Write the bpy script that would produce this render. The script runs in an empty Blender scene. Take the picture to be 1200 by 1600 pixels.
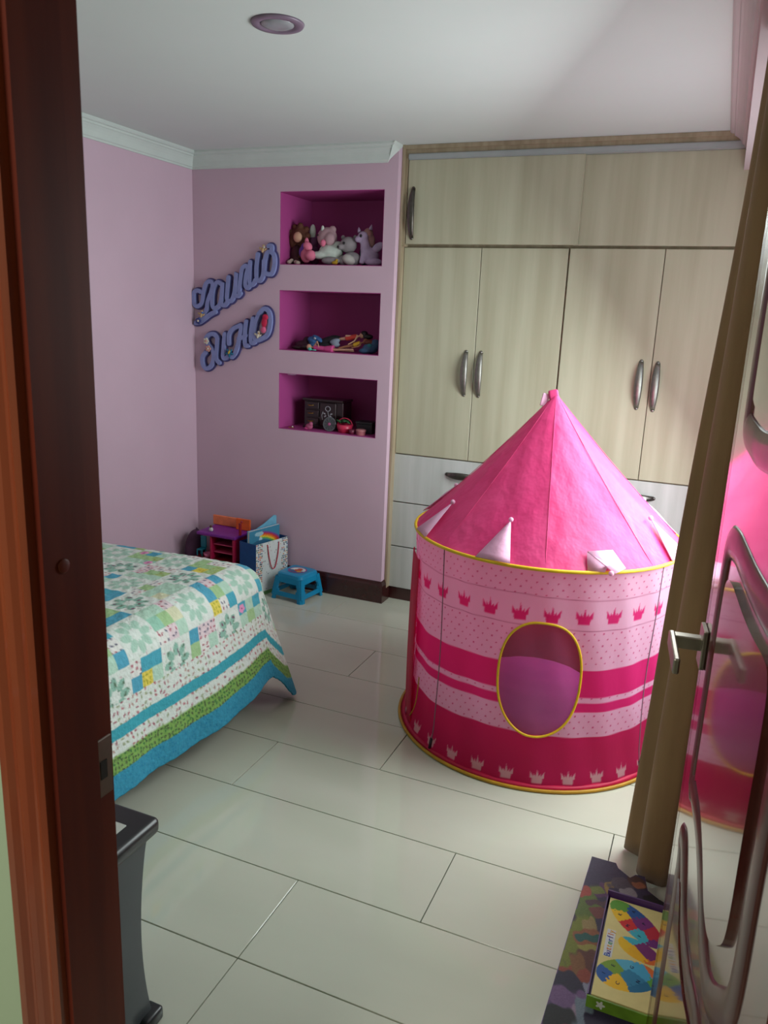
import bpy, bmesh, math, random
import numpy as np
from mathutils import Vector, Matrix
random.seed(7)
C = bpy.context.scene.collection
R_ = math.radians

# ------------------------------------------------------------------ camera
H = 1.53
YAW, PITCH, ROLL, FPX = 0.390636, 0.244488, 0.0419617, 1226.476
def cam_axes():
    cy, sy = math.cos(YAW), math.sin(YAW)
    f = Vector((-sy*math.cos(PITCH), cy*math.cos(PITCH), -math.sin(PITCH)))
    r = Vector((cy, sy, 0)); u = r.cross(f)
    r2 = r*math.cos(ROLL)+u*math.sin(ROLL); u2 = -r*math.sin(ROLL)+u*math.cos(ROLL)
    return r2, u2, f
r, u, f = cam_axes()
cd = bpy.data.cameras.new('camera'); cam = bpy.data.objects.new('camera', cd); C.objects.link(cam)
cam.matrix_world = Matrix(((r.x, u.x, -f.x, 0), (r.y, u.y, -f.y, 0), (r.z, u.z, -f.z, H), (0, 0, 0, 1)))
cd.sensor_fit = 'VERTICAL'; cd.sensor_height = 36; cd.sensor_width = 27
cd.lens = 36*FPX/1600; cd.clip_start = .05
cd.dof.use_dof = True; cd.dof.focus_distance = 3.0; cd.dof.aperture_fstop = 14
bpy.context.scene.camera = cam

# ------------------------------------------------------------------ world and lights
w = bpy.data.worlds.new('world'); bpy.context.scene.world = w; w.use_nodes = True
nt = w.node_tree; bg = nt.nodes['Background']
bg.inputs['Color'].default_value = (.80, .93, 1.0, 1); bg.inputs['Strength'].default_value = 1.2
def area(name, loc, rot, sx, sy, power, col):
    l = bpy.data.lights.new(name, 'AREA'); l.shape = 'RECTANGLE'; l.size = sx; l.size_y = sy
    l.energy = power; l.color = col
    o = bpy.data.objects.new(name, l); C.objects.link(o); o.location = loc; o.rotation_euler = rot
    return o
# daylight through the tall window in the right-hand wall (opening Y 2.25-3.60, Z .45-2.15)
area('window_daylight', (.205, 2.86, 1.32), (0, R_(55), R_(24)), 1.45, 1.15, 52, (.88, .985, .97))
area('window_bounce', (.205, 2.86, 1.20), (0, R_(122), R_(-4)), .8, 1.1, 7.0, (.86, .985, 1.0))
# hall ceiling lamp behind the camera
area('hall_lamp', (-.9, -.75, 2.28), (0, 0, 0), .5, .5, 30.0, (1.0, .93, .84))
vs = bpy.context.scene.view_settings
vs.view_transform = 'Standard'; vs.look = 'None'; vs.gamma = 1; vs.exposure = 0.0; vs.use_curve_mapping = False

# ------------------------------------------------------------------ materials
def lin(c):
    return tuple(((x/255)/12.92 if x/255 <= .04045 else ((x/255+.055)/1.055)**2.4) for x in c)
def mat(name, rgb, rough=.6, var=.06, scale=8, bump=0, bscale=60, metal=0, coat=0, spec=.5, stretch=(1, 1, 1),
        dark=None, trans=0, attr=None, sheen=0, emit=0):
    m = bpy.data.materials.new(name); m.use_nodes = True
    n = m.node_tree.nodes; l = m.node_tree.links; b = n['Principled BSDF']
    base = lin(rgb)
    b.inputs['Roughness'].default_value = rough; b.inputs['Metallic'].default_value = metal
    b.inputs['Coat Weight'].default_value = coat; b.inputs['Coat Roughness'].default_value = .06
    b.inputs['Specular IOR Level'].default_value = spec
    b.inputs['Sheen Weight'].default_value = sheen
    tc = n.new('ShaderNodeTexCoord'); mp = n.new('ShaderNodeMapping'); mp.inputs['Scale'].default_value = stretch
    l.new(tc.outputs['Object'], mp.inputs['Vector'])
    nz = n.new('ShaderNodeTexNoise'); nz.inputs['Scale'].default_value = scale; nz.inputs['Detail'].default_value = 4
    l.new(mp.outputs['Vector'], nz.inputs['Vector'])
    mx = n.new('ShaderNodeMix'); mx.data_type = 'RGBA'
    mr = n.new('ShaderNodeMapRange'); mr.inputs['From Min'].default_value = .35; mr.inputs['From Max'].default_value = .65
    l.new(nz.outputs['Fac'], mr.inputs['Value']); l.new(mr.outputs['Result'], mx.inputs['Factor'])
    dk = lin(dark) if dark else tuple(x*(1-var*2) for x in base)
    if attr:
        at = n.new('ShaderNodeAttribute'); at.attribute_name = attr
        hv = n.new('ShaderNodeHueSaturation'); hv.inputs['Value'].default_value = 1-var
        l.new(at.outputs['Color'], hv.inputs['Color'])
        l.new(at.outputs['Color'], mx.inputs['B']); l.new(hv.outputs['Color'], mx.inputs['A'])
    else:
        mx.inputs['A'].default_value = (*dk, 1); mx.inputs['B'].default_value = (*base, 1)
    col = mx.outputs['Result']
    l.new(col, b.inputs['Base Color'])
    if bump:
        n2 = n.new('ShaderNodeTexNoise'); n2.inputs['Scale'].default_value = bscale; n2.inputs['Detail'].default_value = 3
        l.new(mp.outputs['Vector'], n2.inputs['Vector'])
        bp = n.new('ShaderNodeBump'); bp.inputs['Strength'].default_value = bump; bp.inputs['Distance'].default_value = .01
        l.new(n2.outputs['Fac'], bp.inputs['Height']); l.new(bp.outputs['Normal'], b.inputs['Normal'])
    if emit:
        b.inputs['Emission Color'].default_value = (*base, 1); b.inputs['Emission Strength'].default_value = emit
    if trans:
        t = n.new('ShaderNodeBsdfTranslucent'); l.new(col, t.inputs['Color'])
        ms = n.new('ShaderNodeMixShader'); ms.inputs['Fac'].default_value = trans
        l.new(b.outputs['BSDF'], ms.inputs[1]); l.new(t.outputs['BSDF'], ms.inputs[2])
        l.new(ms.outputs['Shader'], n['Material Output'].inputs['Surface'])
    return m
M = {}
M['wall'] = mat('lilac_paint', (202, 172, 189), .65, .02, 3, .04, 40, spec=.3)
M['niche'] = mat('magenta_paint', (172, 70, 136), .6, .03, 3, .04, 40, spec=.3)
M['ceiling'] = mat('ceiling_paint', (205, 210, 208), .7, .01, 3, spec=.2)
M['cornice'] = mat('cornice_plaster', (200, 208, 204), .6, .02, 12, spec=.3)
M['pelmet'] = mat('pelmet_paint', (190, 178, 180), .6, .02, 5, spec=.3)
M['green'] = mat('hall_green_paint', (176, 194, 166), .6, .03, 3, spec=.3)
M['tile'] = mat('pale_polished_tile', (198, 199, 183), .075, .03, 2.2, stretch=(.6, 2, 1), spec=.7)
M['grout'] = mat('grey_grout', (95, 92, 84), .8, .1, 30)
M['basebd'] = mat('dark_skirting', (62, 24, 24), .25, .1, 10, coat=.3)
M['door'] = mat('mahogany_gloss', (96, 36, 26), .20, .25, 3, .02, 30, coat=.75, stretch=(8, 8, .6), dark=(62, 18, 14))
M['moulding'] = mat('mahogany_moulding', (88, 32, 26), .38, .2, 3, stretch=(8, 8, .6), dark=(66, 22, 18), coat=.15)
M['jamb'] = mat('mahogany_jamb', (110, 44, 28), .45, .2, 3, stretch=(8, 8, .6), dark=(88, 32, 22), spec=.2)
M['casing'] = mat('orange_brown_casing', (150, 70, 38), .32, .2, 3, stretch=(8, 8, .5), dark=(120, 48, 28), coat=.3)
M['nickel'] = mat('satin_nickel', (170, 160, 150), .32, .05, 40, metal=1)
M['steel'] = mat('brushed_steel', (150, 147, 142), .45, .08, 60, metal=1)
M['dimsteel'] = mat('aged_steel', (104, 98, 94), .35, .1, 60, metal=1)
M['oak'] = mat('pale_wood_laminate', (184, 181, 158), .38, .1, 5, .02, 60, stretch=(3, 3, .18), dark=(169, 164, 140))
M['oakfr'] = mat('tan_frame_laminate', (168, 152, 128), .4, .1, 9, stretch=(3, 3, .3), dark=(146, 130, 106))
M['ash'] = mat('whitish_wood_laminate', (198, 198, 196), .4, .06, 5, .03, 60, stretch=(3, 3, .22), dark=(178, 180, 176))
M['rail'] = mat('grey_rail', (172, 176, 178), .35, .04, 10, metal=.3)
M['inside'] = mat('dark_gap', (40, 34, 30), .8, .1, 10)
M['curtain'] = mat('olive_brown_curtain', (146, 114, 76), .75, .08, 5, .15, 220, stretch=(3, 3, .5), dark=(130, 99, 64), sheen=.15, trans=.06)
M['black'] = mat('black_lacquer', (30, 30, 33), .38, .1, 10, coat=.1)
M['charcoal'] = mat('charcoal_side', (66, 70, 74), .35, .08, 6)
M['white'] = mat('white_paper', (205, 205, 200), .6, .02, 20)
M['yellow'] = mat('yellow_piping', (232, 190, 20), .5, .06, 60)
M['tentcol'] = mat('printed_tent_fabric', (255, 255, 255), .62, .05, 6, .22, 26, attr='col', trans=.50, spec=.35, stretch=(1, 1, .5))
M['tentroof'] = mat('pink_tent_nylon', (228, 80, 138), .42, .05, 5, .8, 13, trans=.20, spec=.25, dark=(214, 62, 122), stretch=(1.2, 1.2, .5))
M['tentred'] = mat('red_pink_door_flap', (226, 30, 84), .5, .06, 5, .2, 20, trans=.3)
M['tentpale'] = mat('pale_pink_flag_fabric', (245, 190, 222), .5, .04, 5, .2, 40, trans=.25)
M['tentin'] = mat('red_tent_lining', (190, 40, 80), .7, .1, 6, .3, 12, trans=.3)
M['purple'] = mat('purple_blanket', (190, 110, 200), .75, .08, 4, .25, 14, dark=(166, 92, 184))
M['pole'] = mat('grey_pole', (136, 96, 116), .5, .1, 20)
M['quilt'] = mat('quilted_cotton', (255, 255, 255), .85, .05, 60, .55, 55, attr='col', spec=.2)
M['print'] = mat('printed_card', (255, 255, 255), .62, .06, 40, attr='col')
M['purplecard'] = mat('purple_card', (84, 50, 110), .5, .1, 20)
M['greencard'] = mat('green_card', (110, 150, 40), .5, .15, 20)
M['cream'] = mat('cream_card', (214, 200, 130), .45, .05, 20)
M['stool'] = mat('cyan_plastic', (20, 140, 186), .32, .04, 20)
M['letter'] = mat('periwinkle_foam', (134, 142, 194), .6, .05, 30)
M['letterback'] = mat('dark_violet_foam', (74, 66, 118), .7, .05, 30)
def cm(name, rgb, rough=.7, **k):
    if name not in M: M[name] = mat(name, rgb, rough, .08, 30, **k)
    return M[name]

# ------------------------------------------------------------------ object helpers
ROOT = {}
def tag(o, label=None, cat=None, group=None, kind=None):
    if label: o['label'] = label
    if cat: o['category'] = cat
    if group: o['group'] = group
    if kind: o['kind'] = kind
    return o
def thing(name, label, cat, loc=(0, 0, 0), rz=0, group=None):
    o = bpy.data.objects.new(name, None); C.objects.link(o); o.empty_display_size = .05
    o.location = loc; o.rotation_euler = (0, 0, rz)
    ROOT[o] = Matrix.Translation(loc) @ Matrix.Rotation(rz, 4, 'Z')
    return tag(o, label, cat, group)
def mk(name, geo, m, parent=None, world=True, smooth=False, origin=None):
    """geo = (verts, faces) or a bmesh; world=True: verts are world coordinates"""
    if isinstance(geo, bmesh.types.BMesh):
        me = bpy.data.meshes.new(name); geo.normal_update(); geo.to_mesh(me); geo.free()
    else:
        me = bpy.data.meshes.new(name); me.from_pydata([tuple(v) for v in geo[0]], [], [tuple(x) for x in geo[1]])
    o = bpy.data.objects.new(name, me); C.objects.link(o)
    if parent is not None:
        o.parent = parent
        if world: me.transform(ROOT[parent].inverted())
        ROOT[o] = ROOT[parent].copy()
    else:
        if origin is None:
            vs_ = np.empty(len(me.vertices)*3); me.vertices.foreach_get('co', vs_); vs_ = vs_.reshape(-1, 3)
            c = (vs_.min(0)+vs_.max(0))/2; origin = (c[0], c[1], vs_[:, 2].min())
        me.transform(Matrix.Translation(origin).inverted()); o.location = origin
        ROOT[o] = Matrix.Translation(origin)
    me.materials.append(m)
    if smooth:
        me.polygons.foreach_set('use_smooth', [True]*len(me.polygons))
    me.update()
    return o
def struct(name, geo, m, parent=None, **k):
    o = mk(name, geo, m, parent, **k)
    if parent is None: o['kind'] = 'structure'
    return o
def join(*gs):
    V, F = [], []
    for v, f_ in gs:
        k = len(V); V += [tuple(a) for a in v]; F += [tuple(i+k for i in q) for q in f_]
    return V, F
def box(x0, x1, y0, y1, z0, z1):
    v = [(x, y, z) for z in (z0, z1) for y in (y0, y1) for x in (x0, x1)]
    return v, [(0, 2, 3, 1), (4, 5, 7, 6), (0, 1, 5, 4), (2, 6, 7, 3), (0, 4, 6, 2), (1, 3, 7, 5)]
def bbox(x0, x1, y0, y1, z0, z1, bev=.005, seg=2):
    v, fc = box(x0, x1, y0, y1, z0, z1)
    bm = bmesh.new(); vv = [bm.verts.new(a) for a in v]
    for q in fc: bm.faces.new([vv[i] for i in q])
    bmesh.ops.bevel(bm, geom=bm.edges[:], offset=bev, segments=seg, profile=.5, affect='EDGES')
    bm.verts.ensure_lookup_table(); bm.verts.index_update()
    out = [tuple(a.co) for a in bm.verts], [tuple(x.index for x in q.verts) for q in bm.faces]
    bm.free(); return out
def tr(g, loc=(0, 0, 0), rot=(0, 0, 0), sc=(1, 1, 1)):
    from mathutils import Euler
    m = Matrix.Translation(loc) @ Euler(rot).to_matrix().to_4x4() @ Matrix.Diagonal((*sc, 1))
    return [tuple(m @ Vector(a)) for a in g[0]], g[1]
def lathe(prof, n=24, c=(0, 0, 0)):
    V, F = [], []
    for i in range(n):
        a = 2*math.pi*i/n
        for rr, z in prof: V.append((c[0]+rr*math.cos(a), c[1]+rr*math.sin(a), c[2]+z))
    k = len(prof)
    for i in range(n):
        j = (i+1) % n
        for p in range(k-1): F.append((i*k+p, j*k+p, j*k+p+1, i*k+p+1))
    F.append(tuple(i*k for i in range(n))[::-1]); F.append(tuple(i*k+k-1 for i in range(n)))
    return V, F
def ell(c, rad, rot=(0, 0, 0), n=14, m=9):
    V, F = [], []
    from mathutils import Euler
    E_ = Euler(rot).to_matrix()
    if not hasattr(rad, '__len__'): rad = (rad,)*3
    V.append((0, 0, -1))
    for i in range(1, m):
        t = -math.pi/2+math.pi*i/m
        for j in range(n): a = 2*math.pi*j/n; V.append((math.cos(t)*math.cos(a), math.cos(t)*math.sin(a), math.sin(t)))
    V.append((0, 0, 1))
    for j in range(n): F.append((0, 1+(j+1) % n, 1+j))
    for i in range(m-2):
        for j in range(n):
            a = 1+i*n+j; b = 1+i*n+(j+1) % n; F.append((a, b, b+n, a+n))
    k = 1+(m-2)*n; e = len(V)-1
    for j in range(n): F.append((k+j, k+(j+1) % n, e))
    return [tuple(Vector(c)+E_ @ Vector((v[0]*rad[0], v[1]*rad[1], v[2]*rad[2]))) for v in V], F
def tube(path, rad, n=8, closed=False, flat=1.0, up=None):
    """round tube along path; rad scalar or list; flat scales the cross-section along the second axis"""
    P = [Vector(p) for p in path]; L = len(P)
    if not hasattr(rad, '__len__'): rad = [rad]*L
    V, F = [], []; prev = None
    for i, p in enumerate(P):
        if closed: t = (P[(i+1) % L]-P[i-1])
        else: t = (P[min(i+1, L-1)]-P[max(i-1, 0)])
        t.normalize()
        if up is not None: b = Vector(up); a = t.cross(b)
        else:
            if prev is None:
                q = Vector((0, 0, 1)) if abs(t.z) < .9 else Vector((1, 0, 0)); a = t.cross(q)
            else: a = prev-t*prev.dot(t)
        a.normalize(); prev = a.copy(); b = t.cross(a)
        for j in range(n):
            g = 2*math.pi*j/n
            V.append(tuple(p+a*(rad[i]*math.cos(g))+b*(rad[i]*flat*math.sin(g))))
    for i in range(L if closed else L-1):
        k = (i+1) % L
        for j in range(n): F.append((i*n+j, i*n+(j+1) % n, k*n+(j+1) % n, k*n+j))
    if not closed: F += [tuple(range(n))[::-1], tuple((L-1)*n+j for j in range(n))]
    return V, F
def prism(poly, z0, z1, plane='XY', at=None):
    n = len(poly)
    def P(a, b, c):
        return (a, b, c) if plane == 'XY' else ((a, c, b) if plane == 'XZ' else (c, a, b))
    V = [P(a, b, z0) for a, b in poly]+[P(a, b, z1) for a, b in poly]
    F = [tuple(range(n))[::-1], tuple(range(n, 2*n))]+[(i, (i+1) % n, n+(i+1) % n, n+i) for i in range(n)]
    return V, F
def fixn(o):
    bm = bmesh.new(); bm.from_mesh(o.data); bmesh.ops.recalc_face_normals(bm, faces=bm.faces[:]); bm.to_mesh(o.data); bm.free(); return o
def smooth_path(P, k=6, closed=False):
    P = [Vector(p) for p in P]; n = len(P); out = []
    for i in range(n if closed else n-1):
        if closed: a, b, c, d = P[i-1], P[i], P[(i+1) % n], P[(i+2) % n]
        else: a, b, c, d = P[max(i-1, 0)], P[i], P[i+1], P[min(i+2, n-1)]
        for j in range(k):
            t = j/k
            out.append(tuple(.5*((2*b)+(c-a)*t+(2*a-5*b+4*c-d)*t*t+(3*b-a-3*c+d)*t**3)))
    if not closed: out.append(tuple(P[-1]))
    return out
def grid(name, V, nu, nv, m, parent=None, col=None, mask=None, smooth=True, world=True):
    """V: (nu*nv,3) numpy, quads between; col (nu*nv,3) sRGB 0-255"""
    idx = np.arange(nu*nv).reshape(nu, nv)
    q = np.stack([idx[:-1, :-1], idx[1:, :-1], idx[1:, 1:], idx[:-1, 1:]], -1).reshape(-1, 4)
    if mask is not None:
        keep = mask[q].all(1); q = q[keep]
        used = np.unique(q); rm = -np.ones(nu*nv, int); rm[used] = np.arange(len(used)); q = rm[q]
        V = V[used]; col = col[used] if col is not None else None
    V = np.array(V, float)
    me = bpy.data.meshes.new(name)
    me.vertices.add(len(V)); me.loops.add(q.size); me.polygons.add(len(q))
    o = bpy.data.objects.new(name, me); C.objects.link(o)
    if parent is not None:
        Mi = np.array(ROOT[parent].inverted()) if world else np.eye(4)
        V = V@Mi[:3, :3].T+Mi[:3, 3]; o.parent = parent; ROOT[o] = ROOT[parent].copy()
    else:
        c = np.array([(V[:, 0].min()+V[:, 0].max())/2, (V[:, 1].min()+V[:, 1].max())/2, V[:, 2].min()])
        V = V-c; o.location = c; ROOT[o] = Matrix.Translation(c)
    me.vertices.foreach_set('co', V.ravel()); me.loops.foreach_set('vertex_index', q.ravel())
    me.polygons.foreach_set('loop_start', np.arange(0, q.size, 4)); me.polygons.foreach_set('loop_total', np.full(len(q), 4))
    me.polygons.foreach_set('use_smooth', np.full(len(q), smooth))
    me.update(calc_edges=True); me.materials.append(m)
    if col is not None:
        c = col/255.; c = np.where(c <= .04045, c/12.92, ((c+.055)/1.055)**2.4)
        a = me.color_attributes.new('col', 'FLOAT_COLOR', 'POINT')
        a.data.foreach_set('color', np.c_[c, np.ones(len(c))].ravel().astype(np.float32))
    return o
def blob(name, parts, m, parent, vox=.006):
    """several ellipsoids / tubes merged into one continuous soft skin"""
    o = mk(name, join(*parts), m, parent, smooth=True)
    md = o.modifiers.new('skin', 'REMESH'); md.mode = 'VOXEL'; md.voxel_size = vox; md.use_smooth_shade = True
    sm = o.modifiers.new('soft', 'SMOOTH'); sm.iterations = 3
    return o

# ------------------------------------------------------------------ room shell
XL, YB, YW, CEIL = -2.748, 3.764, 3.850, 2.335     # left wall, niche wall, wardrobe front, ceiling
XR, YF = .19, .70                                   # window wall, room side of the front wall
XN = -1.550                                         # right end of the niche wall
fb = struct('floor', box(XL-.1, XR+.12, -1.6, 4.5, -.06, -.0115), M['grout'])
TW, TL, g = .3022, 1.199, .0028
offs = {-2: -.892, -1: -.530, 0: -1.311, 1: -.906, 2: -.530, 3: -1.316, 4: -.906, 5: -.530, 6: -1.311}
tile_mesh = {}
for k in range(-8, 7):
    y0 = 1.955+k*TW
    if y0 > 3.95: continue
    ox = offs.get(k, (-.892, -.53, -1.311)[k % 3])
    for n in range(-3, 3):
        x0 = ox+n*TL
        a, b = max(x0, XL), min(x0+TL, XR)
        c_, d_ = y0, min(y0+TW, 3.92)
        if b-a < .03: continue
        o = mk('tile', bbox(a+g/2, b-g/2, c_+g/2, d_-g/2, -.012, 0, .0009, 1), M['tile'], fb)
struct('ceiling', box(XL-.1, XR+.12, -1.6, 4.5, CEIL, CEIL+.1), M['ceiling'])
struct('wall_left', box(XL-.1, XL, YF, 4.5, 0, CEIL), M['wall'])
# niche wall: front sheet with three openings, built as one slab
NX0, NX1 = -2.202, -1.617
NZ = [(.9035, 1.2075), (1.330, 1.641), (1.770, 2.130)]
gs = [box(XL, NX0, YB, YB+.40, 0, CEIL), box(NX1, XN, YB, YB+.40, 0, CEIL)]
zz = [0]+[z for p in NZ for z in p]+[CEIL]
for i in range(0, 8, 2): gs.append(box(NX0, NX1, YB, YB+.40, zz[i], zz[i+1]))
wb = struct('wall_back', join(*gs), M['wall'])
for z0, z1 in NZ:
    t_ = .003; yb = YB+.338; e = .0015
    g_ = join(box(NX0, NX0+t_, YB+e, yb, z0, z1), box(NX1-t_, NX1, YB+e, yb, z0, z1),
              box(NX0, NX1, YB+e, yb, z0, z0+t_), box(NX0, NX1, YB+e, yb, z1-t_, z1), box(NX0, NX1, yb, yb+.06, z0, z1))
    tag(mk('niche_lining', g_, M['niche'], wb), 'magenta painted inside of the niche')
struct('wall_rear', box(XN, XR+.12, 4.42, 4.5, 0, CEIL), M['wall'])
# window wall with opening
WY0, WY1, WZ0, WZ1 = 2.25, 3.60, .45, 2.15
struct('wall_right', join(box(XR, XR+.12, YF, WY0, 0, CEIL), box(XR, XR+.12, WY1, 4.5, 0, CEIL),
       box(XR, XR+.12, WY0, WY1, 0, WZ0), box(XR, XR+.12, WY0, WY1, WZ1, CEIL)), M['wall'])
wf = struct('window_1', join(box(XR+.03, XR+.07, WY0, WY0+.04, WZ0, WZ1), box(XR+.03, XR+.07, WY1-.04, WY1, WZ0, WZ1),
       box(XR+.03, XR+.07, WY0+.04, WY1-.04, WZ0, WZ0+.04), box(XR+.03, XR+.07, WY0+.04, WY1-.04, WZ1-.04, WZ1),
       box(XR+.03, XR+.07, 2.88, 2.92, WZ0+.04, WZ1-.04)), cm('window_frame_white', (215, 215, 212), .4))
# front wall with the doorway (camera looks through it)
DXL, DXR, YH = -.649, .160, .604
struct('wall_front', join(box(XL-.1, DXL-.03, YH+.012, YF, 0, CEIL), box(DXL-.03, DXR+.03, YH+.012, YF, 2.12, CEIL),
                          box(DXR+.03, 1.2, YH+.012, YF, 0, CEIL)), M['green'])
struct('wall_hall_left', box(XL-.2, XL-.1, -1.6, YF, 0, CEIL), M['green'])
struct('wall_hall_right', box(1.2, 1.3, -1.6, YF, 0, CEIL), M['green'])
struct('wall_hall_rear', box(XL-.2, 1.3, -1.7, -1.6, 0, CEIL), M['green'])
struct('hall_floor', box(XR+.12, 1.3, -1.6, YF, -.06, -.001), M['tile'])['kind'] = 'structure'
struct('hall_ceiling', box(XR+.12, 1.3, -1.6, YF, CEIL, CEIL+.1), M['ceiling'])['kind'] = 'structure'

# cornices (stepped profile: q = projection, z = height)
prof = [(0, 2.250), (.006, 2.250), (.008, 2.258), (.013, 2.262), (.016, 2.272), (.020, 2.284), (.027, 2.296),
        (.035, 2.306), (.040, 2.309), (.042, 2.317), (.050, 2.320), (.055, 2.326), (.055, 2.335), (0, 2.335)]
def sweep(P0, P1, off0, off1, normal, prof, p0shift=0, p1shift=0):
    P0, P1, nn = Vector(P0), Vector(P1), Vector(normal); d = (P1-P0).normalized()
    V = []
    for q, z in prof: v = P0+nn*q+d*(off0*q); V.append((v.x, v.y, z))
    for q, z in prof: v = P1+nn*q+d*(off1*q); V.append((v.x, v.y, z))
    n = len(prof)
    F = [(i, (i+1) % n, n+(i+1) % n, n+i) for i in range(n)]+[tuple(range(n))[::-1], tuple(range(n, 2*n))]
    return V, F
fixn(struct('trim_1', sweep((XL, YF, 0), (XL, YB, 0), 0, -1, (1, 0, 0), prof), M['cornice']))
g2 = sweep((XL, YB, 0), (-1.608, YB, 0), 1, 1, (0, -1, 0), prof)
V2 = g2[0]; n_ = len(prof); V2[-1] = (XN-.004, YB-.002, 2.335)
fixn(struct('trim_2', join(g2, ([(-1.560, YB-.055, 2.325), (XN+.002, YB-.062, 2.335), (XN+.002, YW-.03, 2.335), (XN+.002, YB, 2.304), (-1.600, YB-.006, 2.258), (-1.575, YB-.002, 2.335)],
        [(0, 1, 3, 4), (1, 2, 3), (0, 5, 1), (5, 2, 1), (0, 4, 5), (4, 3, 5), (3, 2, 5)])), M['cornice']))
PX = -.016
prof3 = [(q*1.30, 2.270+(z-2.250)*.765) for q, z in prof]
fixn(struct('trim_3', sweep((PX, YF, 0), (PX, 3.85, 0), 0, 0, (-1, 0, 0), prof3), M['pelmet']))
struct('trim_4', box(PX, XR, YF, 4.0, 2.186, CEIL), M['pelmet'])

# skirting boards
bbp = [(0, 0), (.013, 0), (.013, .098), (.009, .108), (.006, .118), (0, .121)]
def skirting(name, P0, P1, nn, o0, o1):
    P0, P1, nn = Vector(P0), Vector(P1), Vector(nn); d = (P1-P0).normalized(); V = []
    for P, of in ((P0, o0), (P1, o1)):
        for q, z in bbp: v = P+nn*q+d*(of*q); V.append((v.x, v.y, z))
    n = len(bbp); F = [(i, (i+1) % n, n+(i+1) % n, n+i) for i in range(n)]+[tuple(range(n))[::-1], tuple(range(n, 2*n))]
    return fixn(struct(name, (V, F), M['basebd']))
skirting('baseboard_back', (XL, YB, 0), (XN, YB, 0), (0, -1, 0), 1, 1)
skirting('baseboard_return', (XN, YB, 0), (XN, YW, 0), (1, 0, 0), -1, 0)
skirting('baseboard_left', (XL, YF, 0), (XL, YB, 0), (1, 0, 0), 0, -1)

# recessed ceiling lamp
dl = thing('ceiling_downlight', 'round recessed ceiling lamp with a mauve ring, switched off', 'ceiling lamp', (-1.302, 2.202, CEIL))
mk('trim_ring', lathe([(.050, -.002), (.054, -.007), (.074, -.006), (.078, 0), (.050, 0)], 40, (-1.302, 2.202, CEIL)), cm('mauve_ring', (128, 108, 128), .35), dl, smooth=True)
mk('lens', lathe([(.002, -.011), (.03, -.010), (.046, -.006), (.050, -.001)], 32, (-1.302, 2.202, CEIL)), cm('frosted_lens', (150, 150, 156), .12), dl, smooth=True)

# ------------------------------------------------------------------ wardrobe
wd = thing('built_in_wardrobe', 'built-in pale wood wardrobe with steel handles filling the wall recess', 'wardrobe', (-.69, YW+.25, 0))
x0, x1 = XN+.002, XR-.002
mk('carcass', join(box(x0, x0+.012, YW-.045, YW+.55, .075, CEIL), box(x0, x1, YW+.02, YW+.03, .075, CEIL-.002), box(x1-.02, x1, YW+.03, YW+.55, .075, CEIL-.002)), M['oakfr'], wd)
mk('plinth', box(x0+.004, x1, YW+.012, YW+.2, 0, .072), M['basebd'], wd)
mk('top_frame', join(box(x0+.012, PX-.001, YW-.030, YW+.02, 2.296, 2.334), box(x0+.012, PX-.001, YW-.040, YW-.030, 2.316, 2.334),
                     box(x0+.012, x0+.026, YW-.03, YW+.02, 1.87, 2.296)), M['oakfr'], wd)
mk('sliding_rail', join(box(x0+.03, PX-.001, YW-.034, YW+.0, 2.268, 2.296), box(x0+.03, PX-.001, YW-.038, YW-.034, 2.272, 2.292)), M['rail'], wd)
def arc_handle(p, length, vertical=True, w=.016, out=.028):
    pts = []
    for i in range(13):
        t = i/12; s = (t-.5)*length; o_ = out*math.sin(math.pi*min(max((t-.04)/.92, 0), 1))**.55
        pts.append((p[0], p[1]-o_, p[2]+s) if vertical else (p[0]+s, p[1]-o_, p[2]))
    rad = [w*(.32+.26*math.sin(math.pi*i/12)) for i in range(13)]
    g_ = tube(pts, rad, 8, up=(0, -1, 0), flat=.45)
    e1 = ell(pts[0], (.009, .006, .009)); e2 = ell(pts[-1], (.009, .006, .009))
    return join(g_, e1, e2)
def door_leaf(a, b, z0, z1, y, m, hx=None, hz=None, hm='steel', vert=True, label=None, name='door', hl=.215):
    d = mk(name, bbox(a+.0016, b-.0016, y, y+.018, z0+.0016, z1-.0016, .0015, 1), m, wd)
    if hx is not None:
        hh = mk('handle', arc_handle((hx, y-.001, hz), hl, vert, .032), M[hm], d, smooth=True)
        if label: hh['label'] = label
    return d
ZD0, ZD1 = .823, 1.870
door_leaf(-1.536, -1.133, ZD0, ZD1, YW, M['oak'], -1.176, 1.266)
door_leaf(-1.133, -.7145, ZD0, ZD1, YW, M['oak'], -1.100, 1.266)
door_leaf(-.7095, -.288, ZD0, ZD1, YW, M['oak'], -.335, 1.268)
door_leaf(-.288, .133, ZD0, ZD1, YW, M['oak'], -.262, 1.264)
for a, b, hx in ((-1.540, -.7145, -1.160), (-.7095, .133, -.288)):
    for z0, z1 in ((.560, .820), (.311, .557), (.072, .308)):
        door_leaf(a, b, z0, z1, YW, M['ash'], hx, (z1+z0)/2+.052, 'dimsteel', False, 'dark horizontal steel bar handle', 'drawer', .16)
door_leaf(-1.520, -.672, 1.880, 2.270, YW-.030, M['oak'], -1.488, 2.024, 'dimsteel', True, 'dark steel handle of the sliding door', 'sliding_door', .23)
door_leaf(-.700, x1, 1.880, 2.270, YW-.006, M['oak'], name='sliding_door')

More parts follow.
